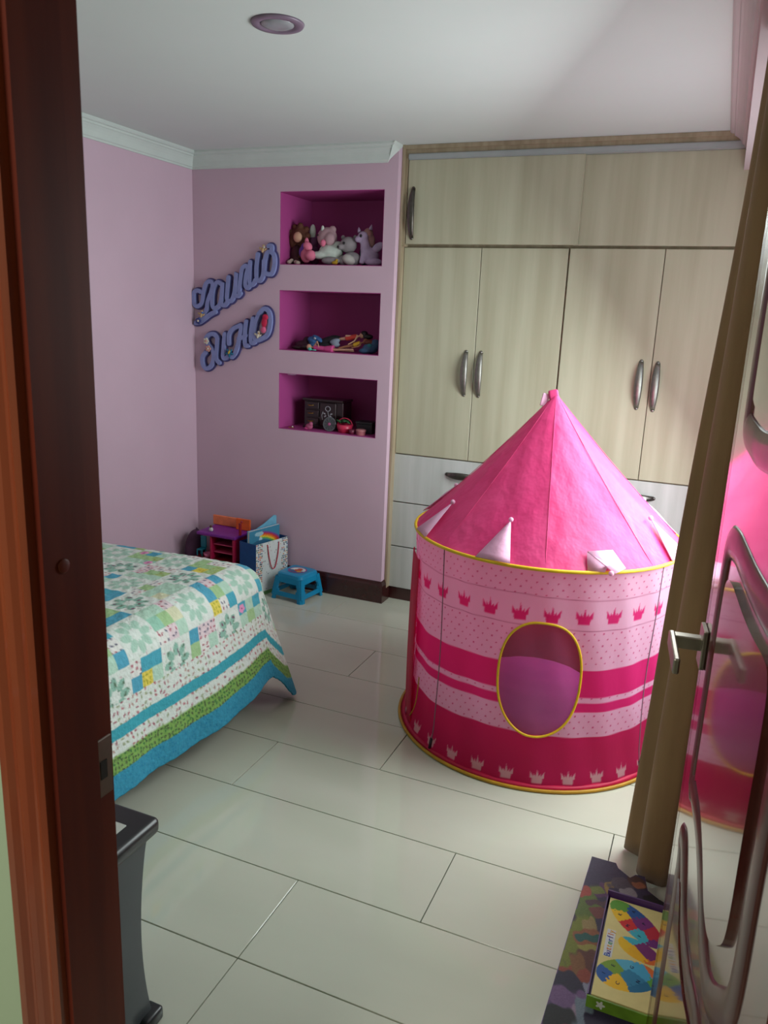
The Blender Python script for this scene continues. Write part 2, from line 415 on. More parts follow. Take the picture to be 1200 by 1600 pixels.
# ------------------------------------------------------------------ door frame on the left, strike plate, open door on the right
jf = struct('door_1', join(box(DXL-.03, DXL, YH, YF, 0, 2.12), box(DXR, DXR+.03, YH, YF, 0, 2.12), box(DXL, DXR, YH, YF, 2.09, 2.12),
                         box(DXL, DXL+.006, YH+.0, YH+.066, 0, 2.09)), M['jamb'])
cas = [(0, 0), (0, -.012), (.006, -.016), (.012, -.013), (.016, -.013), (.022, -.018), (.030, -.020), (.036, -.016), (.040, -.016), (.046, -.022), (.056, -.022), (.058, -.018), (.058, 0)]
V = [(DXL-.002-q, YH+y_, z) for z in (0, 2.15) for q, y_ in cas]; n_ = len(cas)
cs = mk('casing', (V, [(i, (i+1) % n_, n_+(i+1) % n_, n_+i) for i in range(n_)]+[tuple(range(n_))[::-1], tuple(range(n_, 2*n_))]), M['casing'], jf)
fixn(cs); cs['label'] = 'orange-brown moulded casing'
V = [(DXR+.002+q, YH+y_, z) for z in (0, 2.15) for q, y_ in cas]
fixn(mk('casing', (V, [(i, (i+1) % n_, n_+(i+1) % n_, n_+i) for i in range(n_)]+[tuple(range(n_))[::-1], tuple(range(n_, 2*n_))]), M['casing'], jf))
sp = mk('strike_plate', bbox(DXL-.001, DXL+.0022, .669, .697, .925, 1.005, .001, 1), M['nickel'], jf)
mk('latch_hole', box(DXL+.0018, DXL+.0030, .676, .687, .95, .975), M['inside'], sp)
mk('screw_cap', tr(lathe([(.001, 0), (.0075, 0), (.0085, .001), (.007, .0018), (.001, .0018)], 20), (DXL+.006, .632, 1.246), (0, R_(90), 0)), M['jamb'], jf, smooth=True)

A = Vector((.038, 1.48, 0)); B = Vector((.130, .705, 0)); dt = (B-A).normalized(); dn = Vector((-dt.y, dt.x, 0))
if dn.x > 0: dn = -dn                                  # towards the room's left
# local frame: x = along the leaf from its free edge, y = into the leaf, z up
door = bpy.data.objects.new('door_2', None); C.objects.link(door); door['kind'] = 'structure'
dm = Matrix(((dt.x, -dn.x, 0, A.x), (dt.y, -dn.y, 0, A.y), (0, 0, 1, 0), (0, 0, 0, 1)))
door.location = A; door.rotation_euler = dm.to_euler()
flip = dm.to_3x3().determinant() < 0
if flip:  # keep right-handed: x axis reversed
    dm = Matrix(((-dt.x, -dn.x, 0, A.x), (-dt.y, -dn.y, 0, A.y), (0, 0, 1, 0), (0, 0, 0, 1)))
    door.rotation_euler = dm.to_3x3().to_euler()
SX = -1 if flip else 1
ROOT[door] = dm
LW = (B-A).length
def dl_(g_): return [(SX*a, b, c) for a, b, c in g_[0]], g_[1]
leaf = fixn(mk('leaf', dl_(join(box(0, LW, .0035, .034, .008, 2.08), box(0, .008, 0, .0035, .008, 2.08), box(.011, .020, 0, .0035, .008, 2.08),
          box(.0235, LW-.03, 0, .0035, .008, 2.08))), M['door'], door, world=False))
def ring(poly, w1, h1):
    """raised moulding along a closed outline on the leaf face"""
    pts = smooth_path([(SX*a, 0, b) for a, b in poly], 5, True)
    return tube(pts, w1, 10, True, flat=h1, up=(0, 1, 0))
S0, S1 = .118, .625
mid = [(S0, .76), (S0, .95), (S0, 1.14), (S0+.018, 1.195), (.20, 1.208), (.27, 1.205), (.36, 1.20), (.46, 1.20), (.56, 1.205), (S1-.02, 1.195), (S1, 1.14), (S1, .95), (S1, .78), (.58, .715), (.5, .665), (.42, .67), (.34, .715), (.24, .75), (.14, .755)]
top = [(S0, 1.42), (S0, 1.65), (S0, 1.9), (S0+.02, 1.94), (.35, 1.97), (S1-.02, 1.94), (S1, 1.9), (S1, 1.65), (S1, 1.42), (.58, 1.385), (.47, 1.375), (.36, 1.375), (.26, 1.37), (.19, 1.375), (S0+.015, 1.385)]
bot = [(S0, .58), (S0, .4), (S0, .2), (S0+.02, .16), (.35, .15), (S1-.02, .16), (S1, .2), (S1, .4), (S1, .56), (.56, .545), (.46, .57), (.36, .55), (.24, .56), (.14, .63), (.10, .62)]
for pl in (mid, top, bot):
    mo = fixn(mk('panel_moulding', ring(pl, .028, .20), M['moulding'], door, world=False, smooth=True))
    cx = sum(p[0] for p in pl)/len(pl); cz = sum(p[1] for p in pl)/len(pl)
    inner = [(cx+(a-cx)*.76, cz+(b-cz)*.80) for a, b in pl]
    sp_ = smooth_path([(a, 0, b) for a, b in inner], 5, True)
    pn = fixn(mk('raised_panel', prism([(SX*p[0], p[2]) for p in sp_], -.007, .001, 'XZ'), M['door'], door, world=False))
hp = mk('handle_rose', dl_(bbox(.006, .058, -.009, .0, .938, 1.012, .002, 2)), M['nickel'], door, world=False)
fixn(hp)
lv = join(bbox(.021, .043, -.056, -.006, .968, .992, .002, 2), bbox(.021, .158, -.064, -.053, .966, .994, .003, 2))
fixn(mk('lever', dl_(lv), M['nickel'], hp, world=False))

# ------------------------------------------------------------------ curtain
def curtain():
    ctrl = [(.14, 2.30), (.085, 2.26), (.02, 2.20), (-.055, 2.13), (-.074, 2.07), (-.030, 2.02), (-.008, 1.985), (-.020, 1.93), (-.030, 1.87), (-.012, 1.81), (.035, 1.79),
            (.055, 1.84), (.060, 1.90), (.085, 1.86), (.105, 1.78), (.14, 1.74)]
    top_ = [(.14, 2.22), (.12, 2.20), (.07, 2.17), (.022, 2.12), (.008, 2.07), (.022, 2.03), (.038, 2.0), (.030, 1.95), (.022, 1.91), (.036, 1.86), (.065, 1.84),
            (.085, 1.88), (.09, 1.93), (.11, 1.90), (.12, 1.84), (.15, 1.80)]
    ctrl = [(x, 2.035+(y-1.74)*.46) for x, y in ctrl]; top_ = [(x, 2.00+(y-1.80)*.5) for x, y in top_]
    a = np.array([p[:2] for p in smooth_path([(x, y, 0) for x, y in ctrl], 8)]); b = np.array([p[:2] for p in smooth_path([(x, y, 0) for x, y in top_], 8)])
    nz = 40; V = []
    for i in range(nz):
        t = i/(nz-1); z = .012+t*(2.182-.012)
        k = min(1, t*1.03); k = k*k*(3-2*k)*.35+k*.65
        P = a*(1-k)+b*k
        P[:, 0] += .003*math.sin(t*9)*np.sin(np.arange(len(a))*.25)
        V.append(np.c_[P, np.full(len(P), z)])
    V = np.concatenate(V)
    o = grid('curtain', V, nz, len(a), M['curtain'])
    sd = o.modifiers.new('thick', 'SOLIDIFY'); sd.thickness = .004; sd.offset = 0
    return tag(o, 'long olive-brown curtain gathered in soft folds between the tent and the open door', 'curtain')
curtain()

# ------------------------------------------------------------------ play tent
TX, TY = -.518, 2.869
tent = thing('play_tent', 'pink princess play tent with a pointed roof, crown print and yellow piping', 'play tent', (TX, TY, 0))
def wall_r(z, th):
    base = .488+.012*np.clip((.10-z)/.10, 0, 1)**1.5-.010*np.sin(np.clip(z/.77, 0, 1)*math.pi)
    return base+.0030*np.sin(th*9+1+z*5)*np.sin(np.clip(z/.77, 0, 1)*math.pi)+.0018*np.sin(th*23+z*11)
fine = np.radians(np.arange(-150, -5, .38)); coarse = np.radians(np.arange(-5, 211, 3.0))
th = np.r_[fine, coarse]; zt = np.linspace(.010, .770, 236)
TH, Z = np.meshgrid(th, zt, indexing='ij')
Rr = wall_r(Z, TH)
V = np.stack([TX+Rr*np.cos(TH), TY+Rr*np.sin(TH), Z], -1).reshape(-1, 3)
pale = np.array([246, 200, 228.]); hot = np.array([230, 44, 128.]); deep = np.array([212, 34, 104.]); dot = np.array([206, 60, 128.])
col = np.tile(pale, (*TH.shape, 1))
wav = .004*np.sin(TH*5)
def band(z0, z1, c):
    m_ = np.clip((Z+wav-z0)/.0025+.5, 0, 1)*np.clip((z1-Z-wav)/.0025+.5, 0, 1)
    col[:] = col*(1-m_[..., None])+c*m_[..., None]
band(.334, .433, hot); band(.281, .314, hot); band(-1, .190, deep)
for zl in (.678, .573): band(zl-.0013, zl+.0013, np.array([196, 120, 160]))
# dots
arc = TH*.49
def dots(z0, z1):
    s = .034
    row = np.floor(Z/ (s*.62)); fx = ((arc/s+.5*(row % 2)) % 1-.5)*s; fz = (Z/(s*.62) % 1-.5)*s*.62
    m_ = np.clip((.0030-np.hypot(fx, fz))/.0016+.3, 0, 1)*(Z > z0)*(Z < z1)
    col[:] = col*(1-m_[..., None])+dot*m_[..., None]
dots(.685, .762); dots(.44, .567); dots(.315, .333); dots(.195, .277)
def crown(X_, Z_):
    """X_,Z_ centred, half width 1; returns coverage of a five-point crown"""
    body = (np.abs(X_) < .62+.18*(Z_+1)*.5) & (Z_ > -1) & (Z_ < -.1)
    up = np.zeros_like(body)
    for cx, top_, w_ in ((-.92, .62, .30), (-.42, .35, .27), (0, 1.0, .25), (.42, .35, .27), (.92, .62, .30)):
        bx_ = cx*.62; t_ = np.clip((Z_+.35)/(top_+.35), 0, 1); c_ = bx_+(cx-bx_)*t_
        up |= (np.abs(X_-c_) < w_*(1-t_)**1.25) & (Z_ > -.35) & (Z_ < top_)
    return body | up
def crowns(zc, hh, wd_, c, a0=-86.8):
    st = math.radians(12.2)
    da = (TH-math.radians(a0)+st/2) % st-st/2
    m_ = np.zeros(TH.shape)
    for ox in (-.25, .25):
        for oz in (-.25, .25):
            m_ += crown((da*.49+ox*.0033)/wd_, (Z+oz*.0033-zc)/hh)*.25
    col[:] = col*(1-m_[..., None])+c*m_[..., None]
crowns(.622, .030, .031, hot); crowns(.046, .026, .027, np.array([238, 196, 206.]))
# window opening, angle -77.3 deg, z .39
wa = (TH-math.radians(-77.3))*.49; wz = Z-.390
el = (np.abs(wa)/.140)**2.3+(np.abs(wz)/.202)**2.3
door_gap = (TH < math.radians(-146.5)) | (TH > math.radians(207))
tw = grid('tent_wall', V, *TH.shape, M['tentcol'], tent, col.reshape(-1, 3), mask=(el > .96).ravel())
tw['label'] = 'pale pink wall printed with crowns, dots and magenta bands'
def on_wall(a, z, out=0):
    rr = float(wall_r(np.array(z), np.array(a)))+out
    return (TX+rr*math.cos(a), TY+rr*math.sin(a), z)
wp = []
for i in range(72):
    t = 2*math.pi*i/72; c_, s_ = math.cos(t), math.sin(t)
    k = (abs(c_)**2.3+abs(s_)**2.3)**(-1/2.3)
    wp.append(on_wall(math.radians(-77.3)+.140*k*c_/.49, .390+.202*k*s_*(1+.015*math.sin(3*t)), .001))
mk('window_piping', tube(wp, .0042, 8, True), M['yellow'], tent, smooth=True)
# sheer window mesh pane (see-through net)
nm = bpy.data.materials.new('sheer_pink_net'); nm.use_nodes = True; nn_ = nm.node_tree.nodes; ll = nm.node_tree.links
bs = nn_['Principled BSDF']; bs.inputs['Base Color'].default_value = (*lin((214, 120, 170)), 1); bs.inputs['Roughness'].default_value = .8
tp = nn_.new('ShaderNodeBsdfTransparent'); ms = nn_.new('ShaderNodeMixShader'); ms.inputs['Fac'].default_value = .70
ll.new(bs.outputs['BSDF'], ms.inputs[1]); ll.new(tp.outputs['BSDF'], ms.inputs[2]); ll.new(ms.outputs['Shader'], nn_['Material Output'].inputs['Surface'])
ga, gz = np.meshgrid(np.linspace(-.141, .141, 40), np.linspace(-.204, .204, 56), indexing='ij')
aa = math.radians(-77.3)+ga/.49; rr_ = wall_r(gz+.39, aa)-.003
mk_ = ((np.abs(ga)/.140)**2.3+(np.abs(gz)/.202)**2.3 < 1.04)
grid('window_net', np.stack([TX+rr_*np.cos(aa), TY+rr_*np.sin(aa), gz+.39], -1).reshape(-1, 3), 40, 56, nm, tent, mask=mk_.ravel())
# roof cone with eight soft panels
nth = 241; nz = 70
a_ = np.linspace(0, 2*math.pi, nth); t_ = np.linspace(0, .985, nz)
TA, TT = np.meshgrid(a_, t_, indexing='ij')
seam = np.abs(((TA-math.radians(-79)+math.pi/8) % (math.pi/4))-math.pi/8)      # angular distance from the seams
rad = .490*(1-TT)
rad = rad*(1-.020*np.sin(np.clip(seam/(math.pi/8), 0, 1)*math.pi/2)*np.sin(np.clip(TT, 0, 1)*math.pi)**.5)
rad -= .014*np.sin(np.clip(TT*1.02, 0, 1)*math.pi)
rad += .0022*np.exp(-(seam/.02)**2)*(1-TT)+.0020*np.sin(TA*17+TT*14)*(1-TT)*np.sin(TT*math.pi)+.0016*np.sin(TA*31-TT*23)*np.exp(-(seam/.10)**2)*(1-TT)
rad = np.maximum(rad, .010)
zc_ = .772+.513*TT
V = np.stack([TX-.012*TT+rad*np.cos(TA), TY+rad*np.sin(TA), zc_], -1).reshape(-1, 3)
rf = grid('tent_roof', V, nth, nz, M['tentroof'], tent); rf['label'] = 'glossy hot pink pointed roof'
def on_roof(a, z, out=0):
    t = (z-.772)/.513; rr = .490*(1-t)-.020*math.sin(math.pi*min(max(t, 0), 1))+out
    return (TX-.012*t+rr*math.cos(a), TY+rr*math.sin(a), z+out*.5)
for k in range(8):
    a = math.radians(-79+45*k)
    pts = [on_roof(a, .776+.49*i/14, .0062*math.sin(math.pi*i/14)+.0004) for i in range(15)]
    mk('roof_seam', tube(pts, .0011, 5), M['tentroof'], tent, smooth=True)
ring_ = [(TX+.492*math.cos(2*math.pi*i/90), TY+.492*math.sin(2*math.pi*i/90), .772) for i in range(90)]
mk('eaves_piping', tube(ring_, .0062, 8, True), M['yellow'], tent, smooth=True)
ring_ = [(TX+.5185*math.cos(2*math.pi*i/90), TY+.5185*math.sin(2*math.pi*i/90), .0065) for i in range(90)]
mk('base_piping', tube(ring_, .0062, 8, True), cm('ochre_piping', (196, 144, 26), .5), tent, smooth=True)
# ground cloth (ring of deep pink fabric out to the piping + floor)
mk('ground_sheet', lathe([(.001, .003), (.485, .003), (.515, .008), (.495, .016), (.484, .012), (.001, .005)], 72, (TX, TY, 0)), M['tentred'], tent, smooth=True)
# roof tip cap and folded pennant
px_, py_ = TX-.012, TY
mk('roof_tip', tr(bbox(-.017, .017, -.012, .012, -.034, .014, .006, 3), (px_-.010, py_, 1.283), (0, R_(-14), .3)), M['tentroof'], tent, smooth=True)
mk('pennant', tr(bbox(-.014, .012, -.003, .003, -.026, .020, .002, 2), (px_-.036, py_-.006, 1.262), (0, R_(12), .5)), M['tentpale'], tent)
# triangular flags with bobbles round the roof edge
def flag(adeg, folded=0):
    a = math.radians(adeg); w_ = math.radians(7.2)
    if not folded:
        b0, b1, tp_ = Vector(on_roof(a-w_, .774, .006)), Vector(on_roof(a+w_, .774, .006)), Vector(on_roof(a+math.radians(1.5)*1, .884, .010))
        b1 = Vector(on_roof(a+w_, .774, .012))
    else:
        b0, b1 = Vector(on_roof(a-w_, .774, .006)), Vector(on_roof(a+w_, .774, .006))
        tp_ = Vector(on_roof(a-math.radians(1), .775, .050)); tp_.z = .768
    N = 8; V = []; F = []
    mid1 = Vector(on_roof(a-w_*.35, .822, .028)) if folded else None; mid2 = Vector(on_roof(a+w_*.95, .824, .030)) if folded else None
    if folded:
        q = lambda d, z, o_: Vector(on_roof(R_(d), z, o_))
        V = [q(-63.6, .774, .004), q(-62.6, .822, .012), q(-56.5, .788, .034), q(-57.2, .772, .008),
             q(-62.4, .823, .014), q(-51.6, .825, .018), q(-48.7, .779, .014), q(-55.6, .764, .040)]
        F = [(0, 1, 2, 3), (4, 5, 6, 7)]
        tp_ = q(-57, .762, .036)
        g_ = ([tuple(v) for v in V], F)
    else:
        for i in range(N+1):
            t = i/N; l_, r_ = b0.lerp(tp_, t), b1.lerp(tp_, t)
            out = Vector((math.cos(a), math.sin(a), .5))*(.008*math.sin(t*math.pi))
            V += [l_, (l_+r_)/2+out, r_]
        for i in range(N):
            for j in range(2): k = i*3+j; F.append((k, k+1, k+4, k+3))
        g_ = ([tuple(v) for v in V], F)
    o = mk('flag', g_, M['tentpale'], tent, smooth=True)
    s = o.modifiers.new('t', 'SOLIDIFY'); s.thickness = .0025; s.offset = 1
    mk('bobble', ell(tuple(tp_+Vector((0, 0, .004))), (.0085, .0085, .0085)), M['tentpale'], o, smooth=True)
for k, ad in enumerate((-99, -56, -15, 31, 76, 121, 171, -143)): flag(ad, ad == -56)
# poles in their sleeves
for ad in (-123, -27, 57, 147):
    a = math.radians(ad)
    mk('pole', tube([on_wall(a, z, -.0002) for z in np.linspace(.035, .765, 24)], .0024, 8), M['pole'], tent, smooth=True)
    mk('pole_foot', tube([on_wall(a, z, .0015) for z in (.012, .03, .05)], .0062, 8), cm('dark_rubber', (60, 30, 50), .6), tent, smooth=True)
# door flap on the left, hanging rolled
V = []
fa = np.radians(np.linspace(-163, -143.5, 16)); fz = np.linspace(.012, .675, 40)
for i, a in enumerate(fa):
    for z in fz:
        k = math.sin(i/15*math.pi*3)*.006+.010*math.sin(z*5)
        tp2 = np.clip((.675-z)/.08, 0, 1)
        V.append((TX+(.491+.3*k)*math.cos(a), TY+(.491+.3*k)*math.sin(a), z))
fl_ = grid('door_flap', np.array(V), 16, 40, M['tentred'], tent); s = fl_.modifiers.new('t', 'SOLIDIFY'); s.thickness = .004; s.offset = 1
fl_['label'] = 'red-pink flap tied at the doorway'
mk('flap_tie', tube(smooth_path([on_wall(R_(-138.5), .23, .006), on_wall(R_(-138.3), .15, .008), on_wall(R_(-139.5), .10, .010), on_wall(R_(-142), .06, .013)], 5), .0022, 6), cm('ochre_piping', (196, 144, 26)), tent, smooth=True)

# things inside the tent
bl = blob('purple_cushion', [ell((TX+.03, TY-.17, .155), (.31, .20, .150)), ell((TX+.05, TY-.18, .20), (.25, .17, .120))], M['purple'], None, .012)
tag(bl, 'soft purple cushion heaped behind the net window of the tent', 'cushion')
bl = blob('red_lining_mass', [ell((TX+.08, TY+.25, .28), (.25, .12, .25), (.1, 0, .1)), ell((TX+.22, TY+.23, .33), (.12, .10, .15)), ell((TX-.13, TY+.25, .28), (.17, .13, .25), (0, .2, -.2))], M['tentin'], None, .012)  # added mass standing in for the tent's red back interior
tag(bl, 'dark red mass added to stand for the lining at the back of the tent', 'cushion')

# ------------------------------------------------------------------ bed and quilt
bed = thing('bed', 'low bed hidden under the patchwork quilt along the left wall', 'bed', (-2.14, 1.6, 0))
mk('mattress', bbox(-2.735, -1.62, .72, 2.42, .32, .552, .05, 4), cm('mattress_white', (205, 205, 200)), bed, smooth=True)
mk('bed_base', bbox(-2.73, -1.63, .73, 2.41, .20, .318, .01, 2), cm('bed_wood', (70, 40, 30)), bed)
for x in (-2.68, -1.70):
    for y in (.80, 2.34): mk('leg', bbox(x-.03, x+.03, y-.03, y+.03, 0, .199, .005, 1), cm('bed_wood', (70, 40, 30)), bed)
def quilt():
    xs, ys, z0, rc, smax = -1.605, 2.425, .578, .10, .520
    st = .0048
    qa = np.arange(-(xs+2.742), smax+1e-6, st); qb = np.arange(-(ys-.72), smax+1e-6, st)
    A_, B_ = np.meshgrid(qa, qb, indexing='ij')
    ox, oy = np.maximum(A_, 0), np.maximum(B_, 0); rr = np.hypot(ox, oy)
    hy = np.maximum(rr, 1e-9); Rh = smax+.105*np.clip(np.minimum(ox, oy)/hy*1.41, 0, 1)**.8
    rraw = rr; rr = np.minimum(rr, Rh)
    hy = np.maximum(np.hypot(ox, oy), 1e-9); dx = ox/hy; dy = oy/hy
    arc_ = rc*math.pi/2
    out = np.where(rr < arc_, rc*np.sin(np.minimum(rr, arc_)/rc), rc); down = np.where(rr < arc_, rc*(1-np.cos(np.minimum(rr, arc_)/rc)), rc+(rr-arc_))
    hang = np.clip((rr-arc_)/(smax-arc_), 0, 1.5)
    bx_ = np.minimum(A_, 0)+xs; by_ = np.minimum(B_, 0)+ys
    side = (oy == 0); along = by_
    corner = np.minimum(dx, dy)*1.41
    flare = .035+.045*np.clip((along-1.7)/.75, 0, 1)*(1-corner)
    ripple = .014*np.sin(along*9.0+.6)*dx*(1-corner)+.012*np.sin(bx_*10)*dy*(1-corner)+.004*np.sin(along*31)*dx
    out = out+hang*(flare+ripple)+hang*corner*.080
    # hem higher just before the far corner, lobe at the corner reaching the floor
    lift = np.where(oy == 0, .040*np.exp(-((along-2.43)/.18)**2), 0)+.012*np.sin(along*8+2)*dx
    lift = np.where(oy > 0, .040*np.clip(1-oy/.22, 0, 1)*dx, lift)
    down = down-hang*lift
    excess = np.maximum(down-(z0-.018), 0); down = down-excess; out = out-excess*.25
    X = bx_+dx*out; Y = by_+dy*out; Z = z0-down
    Z -= .030*np.clip((-2.0-X)/.7, 0, 1)*(rr == 0)*0
    Z += np.where(rr == 0, .006*np.sin(X*6+1)*np.sin(Y*5), .006*np.sin(X*6+1)*np.sin(Y*5)*np.exp(-rr*20))
    # the far edge sags slightly towards the wall
    Z -= .02*np.clip((Y-2.1)/.4, 0, 1)*np.clip((-1.8-X)/.6, 0, 1)*(down < .2)
    # quilting: shallow puckers
    Z += .0012*np.sin(A_*2*math.pi/.05)*np.sin(B_*2*math.pi/.05)
    # ---- printed pattern from cloth coordinates
    rng = np.random.RandomState(5)
    white = np.array([216, 222, 216.]); col = np.tile(white, (*A_.shape, 1))
    def lay(m_, c):
        m_ = np.clip(m_, 0, 1)[..., None]; col[:] = col*(1-m_)+np.array(c, float)*m_
    dh = np.where((A_ > 0) & (B_ > 0), Rh-rr, np.minimum(smax-A_, smax-B_))
    # specks
    def specks(area_, s, r0, cs_, seed, prob=.7):
        i = np.floor(A_/s).astype(int); j = np.floor(B_/s).astype(int)
        rg = np.random.RandomState(seed); T = rg.rand(64, 64, 4)
        h = T[i % 64, j % 64]
        cx = (i+.25+.5*h[..., 0])*s; cy = (j+.25+.5*h[..., 1])*s
        ang = h[..., 2]*6.3; ux = (A_-cx)*np.cos(ang)+(B_-cy)*np.sin(ang); uy = -(A_-cx)*np.sin(ang)+(B_-cy)*np.cos(ang)
        d = np.hypot(ux/1.9, uy)
        m_ = np.clip((r0-d)/.003+.5, 0, 1)*(h[..., 3] < prob)*area_
        k = ((h[..., 3]*97).astype(int)) % len(cs_)
        for q, c in enumerate(cs_): lay(m_*(k == q), c)
    cell = .048
    I = np.floor(A_/cell).astype(int); J = np.floor(B_/cell).astype(int)
    fa_, fb_ = A_/cell-I, B_/cell-J
    inner = dh > .235+.045
    BI, BJ = np.floor_divide(I, 3), np.floor_divide(J, 3)
    chain = ((BI+BJ) % 2 == 0) & inner
    T = rng.randint(0, 1000, (64, 64))
    h = T[I % 64, J % 64]
    pal = [(78, 162, 182), (160, 192, 142), (178, 208, 190), (222, 202, 92), (214, 212, 180), (222, 220, 216), (164, 190, 134), (84, 158, 184), (150, 196, 176), (220, 200, 205)]
    li, lj = I-BI*3, J-BJ*3
    pick = (h % 10)
    pick = np.where((li == 1) & (lj == 1), np.where(h % 3 == 0, 3, 1), pick)
    pick = np.where((li+lj) % 4 == 0, np.where(h % 2 == 0, 0, 7), pick)
    pick = np.where(chain & (T[(I+7) % 64, (J+3) % 64] % 10 < 4), np.where(h % 2 == 0, 5, 2), pick)
    for q, c in enumerate(pal): lay(chain*(pick == q)*1., c)
    pol = chain & ((pick == 5) | (pick == 9))
    specks(pol, .020, .0028, [(150, 40, 60), (60, 60, 90)], 3, 1)
    specks(chain & ((pick == 3) | (pick == 6)), .016, .0025, [(150, 150, 50)], 4, .9)
    # pink flowers on some patches
    pf = chain & (h % 11 == 2); rfl = np.hypot(fa_-.5, fb_-.5); pa = np.arctan2(fb_-.5, fa_-.5)
    lay(pf*np.clip((.40+.05*np.cos(5*pa)-rfl)/.06, 0, 1), (224, 150, 190)); lay(pf*np.clip((.10-rfl)/.05, 0, 1), (110, 40, 70))
    # ring flowers in the plain blocks
    plain = (~((BI+BJ) % 2 == 0)) & inner
    fx = (A_-(BI*3+1.5)*cell); fy = (B_-(BJ*3+1.5)*cell); fr = np.hypot(fx, fy); fan = np.arctan2(fy, fx)
    pet = np.abs(((fan+math.pi/8) % (math.pi/4))-math.pi/8)*fr
    prad = .0150*np.sqrt(np.clip(1-((fr-.041)/.022)**2, 0, 1))
    mflower = plain*np.clip((prad-pet)/.003, 0, 1)
    alt = (BI % 2 == 0)
    lay(mflower*alt, (168, 200, 184)); lay(mflower*(~alt), (142, 182, 166))
    specks((mflower > .5) & (~alt), .024, .0045, [(120, 84, 104), (96, 120, 100)], 9, .9)
    # border
    fld = (dh > .215) & (dh <= .28) | ((dh > .130) & (dh <= .176))
    specks(fld | ((~inner) & (dh > .215)), .021, .0032, [(176, 90, 100), (140, 150, 110), (150, 60, 80), (170, 130, 120)], 11, .85)
    specks(plain & (mflower < .1), .030, .0026, [(200, 170, 176), (180, 196, 180)], 12, .6)
    def bnd(d0, d1, c): lay(np.clip((dh-d0)/.003+.5, 0, 1)*np.clip((d1-dh)/.003+.5, 0, 1), c)
    bnd(.176, .215, (66, 160, 176)); bnd(.075, .130, (128, 168, 88)); bnd(-1, .075, (58, 142, 172))
    specks((dh > .077) & (dh < .128), .015, .0027, [(40, 90, 60), (60, 60, 60)], 13, 1)
    specks((dh < .073), .012, .0018, [(60, 160, 190), (30, 120, 160)], 14, .8)
    o = grid('patchwork_quilt', np.stack([X, Y, Z], -1).reshape(-1, 3), *A_.shape, M['quilt'], None, col.reshape(-1, 3), mask=(rraw < Rh+st*1.2).ravel())
    s = o.modifiers.new('t', 'SOLIDIFY'); s.thickness = .006; s.offset = 1
    return tag(o, 'patchwork quilt in white, green and teal with striped borders draped over the bed', 'quilt')
quilt()

# ------------------------------------------------------------------ nightstand
ns = thing('nightstand', 'low black nightstand with a curved side at the foot of the door frame', 'nightstand', (-1.17, .94, 0))
mk('top', bbox(-1.40, -.950, .735, 1.156, .462, .500, .013, 4), M['black'], ns, smooth=True)
prf = [(.75, .03), (.75, .462), (1.128, .462)]
for i in range(1, 14):
    t = i/14; prf.append((1.128-.026*math.sin(t*math.pi)**.8-.004*t, .462-t*(.432)))
prf.append((1.122, .03))
mk('side_panel', prism(prf, -.987, -.965, 'YZ'), M['charcoal'], ns)
mk('side_panel', prism(prf, -1.385, -1.363, 'YZ'), M['charcoal'], ns)
mk('back_panel', box(-1.363, -.987, 1.055, 1.070, .06, .462), M['charcoal'], ns)
mk('shelf', box(-1.363, -.987, .76, 1.055, .22, .238), M['black'], ns)
for x in (-1.374, -.968):
    mk('foot', bbox(x-.022, x+.022, 1.085, 1.142, 0, .034, .008, 3), M['black'], ns, smooth=True)
    mk('foot', bbox(x-.022, x+.022, .745, .80, 0, .034, .008, 3), M['black'], ns, smooth=True)
tag(mk('paper_sheet', bbox(-1.30, -.990, .80, 1.098, .500, .5035, .001, 1), M['white']), 'white sheet lying on the black nightstand top', 'paper')

# ------------------------------------------------------------------ niche toys
def soft(name, label, cat, loc): return thing(name, label, cat, loc)
NB = 1.773
fy = 3.88
SK = cm('doll_skin', (206, 158, 132)); WH = cm('plush_white', (206, 214, 206), .9); PKP = cm('plush_pink', (226, 120, 150), .9); GRY = cm('plush_grey', (150, 142, 146), .9)
EY = cm('black_eye', (14, 12, 14), .15); LAV = cm('plush_lavender', (186, 164, 196), .9); BRN = cm('brown_hair', (92, 50, 32), .8); MAR = cm('maroon_cloth', (64, 20, 28), .8)
t = soft('rag_doll', 'brown curly-haired rag doll in a maroon dress at the left of the top niche', 'doll', (-2.15, fy, NB))
blob('hair', [ell((-2.150, fy+.01, 1.925), (.050, .045, .055)), ell((-2.186, fy, 1.905), (.026, .03, .05)), ell((-2.118, fy, 1.910), (.024, .03, .045))]+
     [ell((-2.15+.055*math.cos(i*.7), fy-.01+.01*(i % 2), 1.925+.052*math.sin(i*.7)), .016) for i in range(9)], BRN, t, .005)
blob('face', [ell((-2.140, fy-.038, 1.915), (.026, .016, .028))], SK, t, .004)
blob('dress', [ell((-2.160, fy, 1.835), (.040, .035, .05)), ell((-2.165, fy, 1.800), (.045, .035, .03))], MAR, t, .005)
for a, b in (((-2.175, fy-.03, 1.80), (-2.180, fy-.055, 1.787)), ((-2.155, fy-.035, 1.79), (-2.125, fy-.06, 1.784))):
    blob('leg', [tube([a, b], .011, 10), ell(b, (.014, .014, .011))], cm('doll_sock', (214, 196, 180)), t, .004)
blob('arm', [tube([(-2.125, fy-.02, 1.86), (-2.128, fy-.035, 1.81)], .009, 8)], BRN, t, .004)
t = soft('bunny_toy', 'small toy showing one long white ear beside the brown-haired doll', 'soft toy', (-2.09, fy, NB))
blob('ear', [ell((-2.082, fy+.02, 1.945), (.019, .012, .042))], WH, t, .004)
blob('ear', [ell((-2.106, fy, 1.962), (.013, .007, .006), (0, .4, 0))], cm('plush_rose', (190, 130, 150), .9), t, .003)
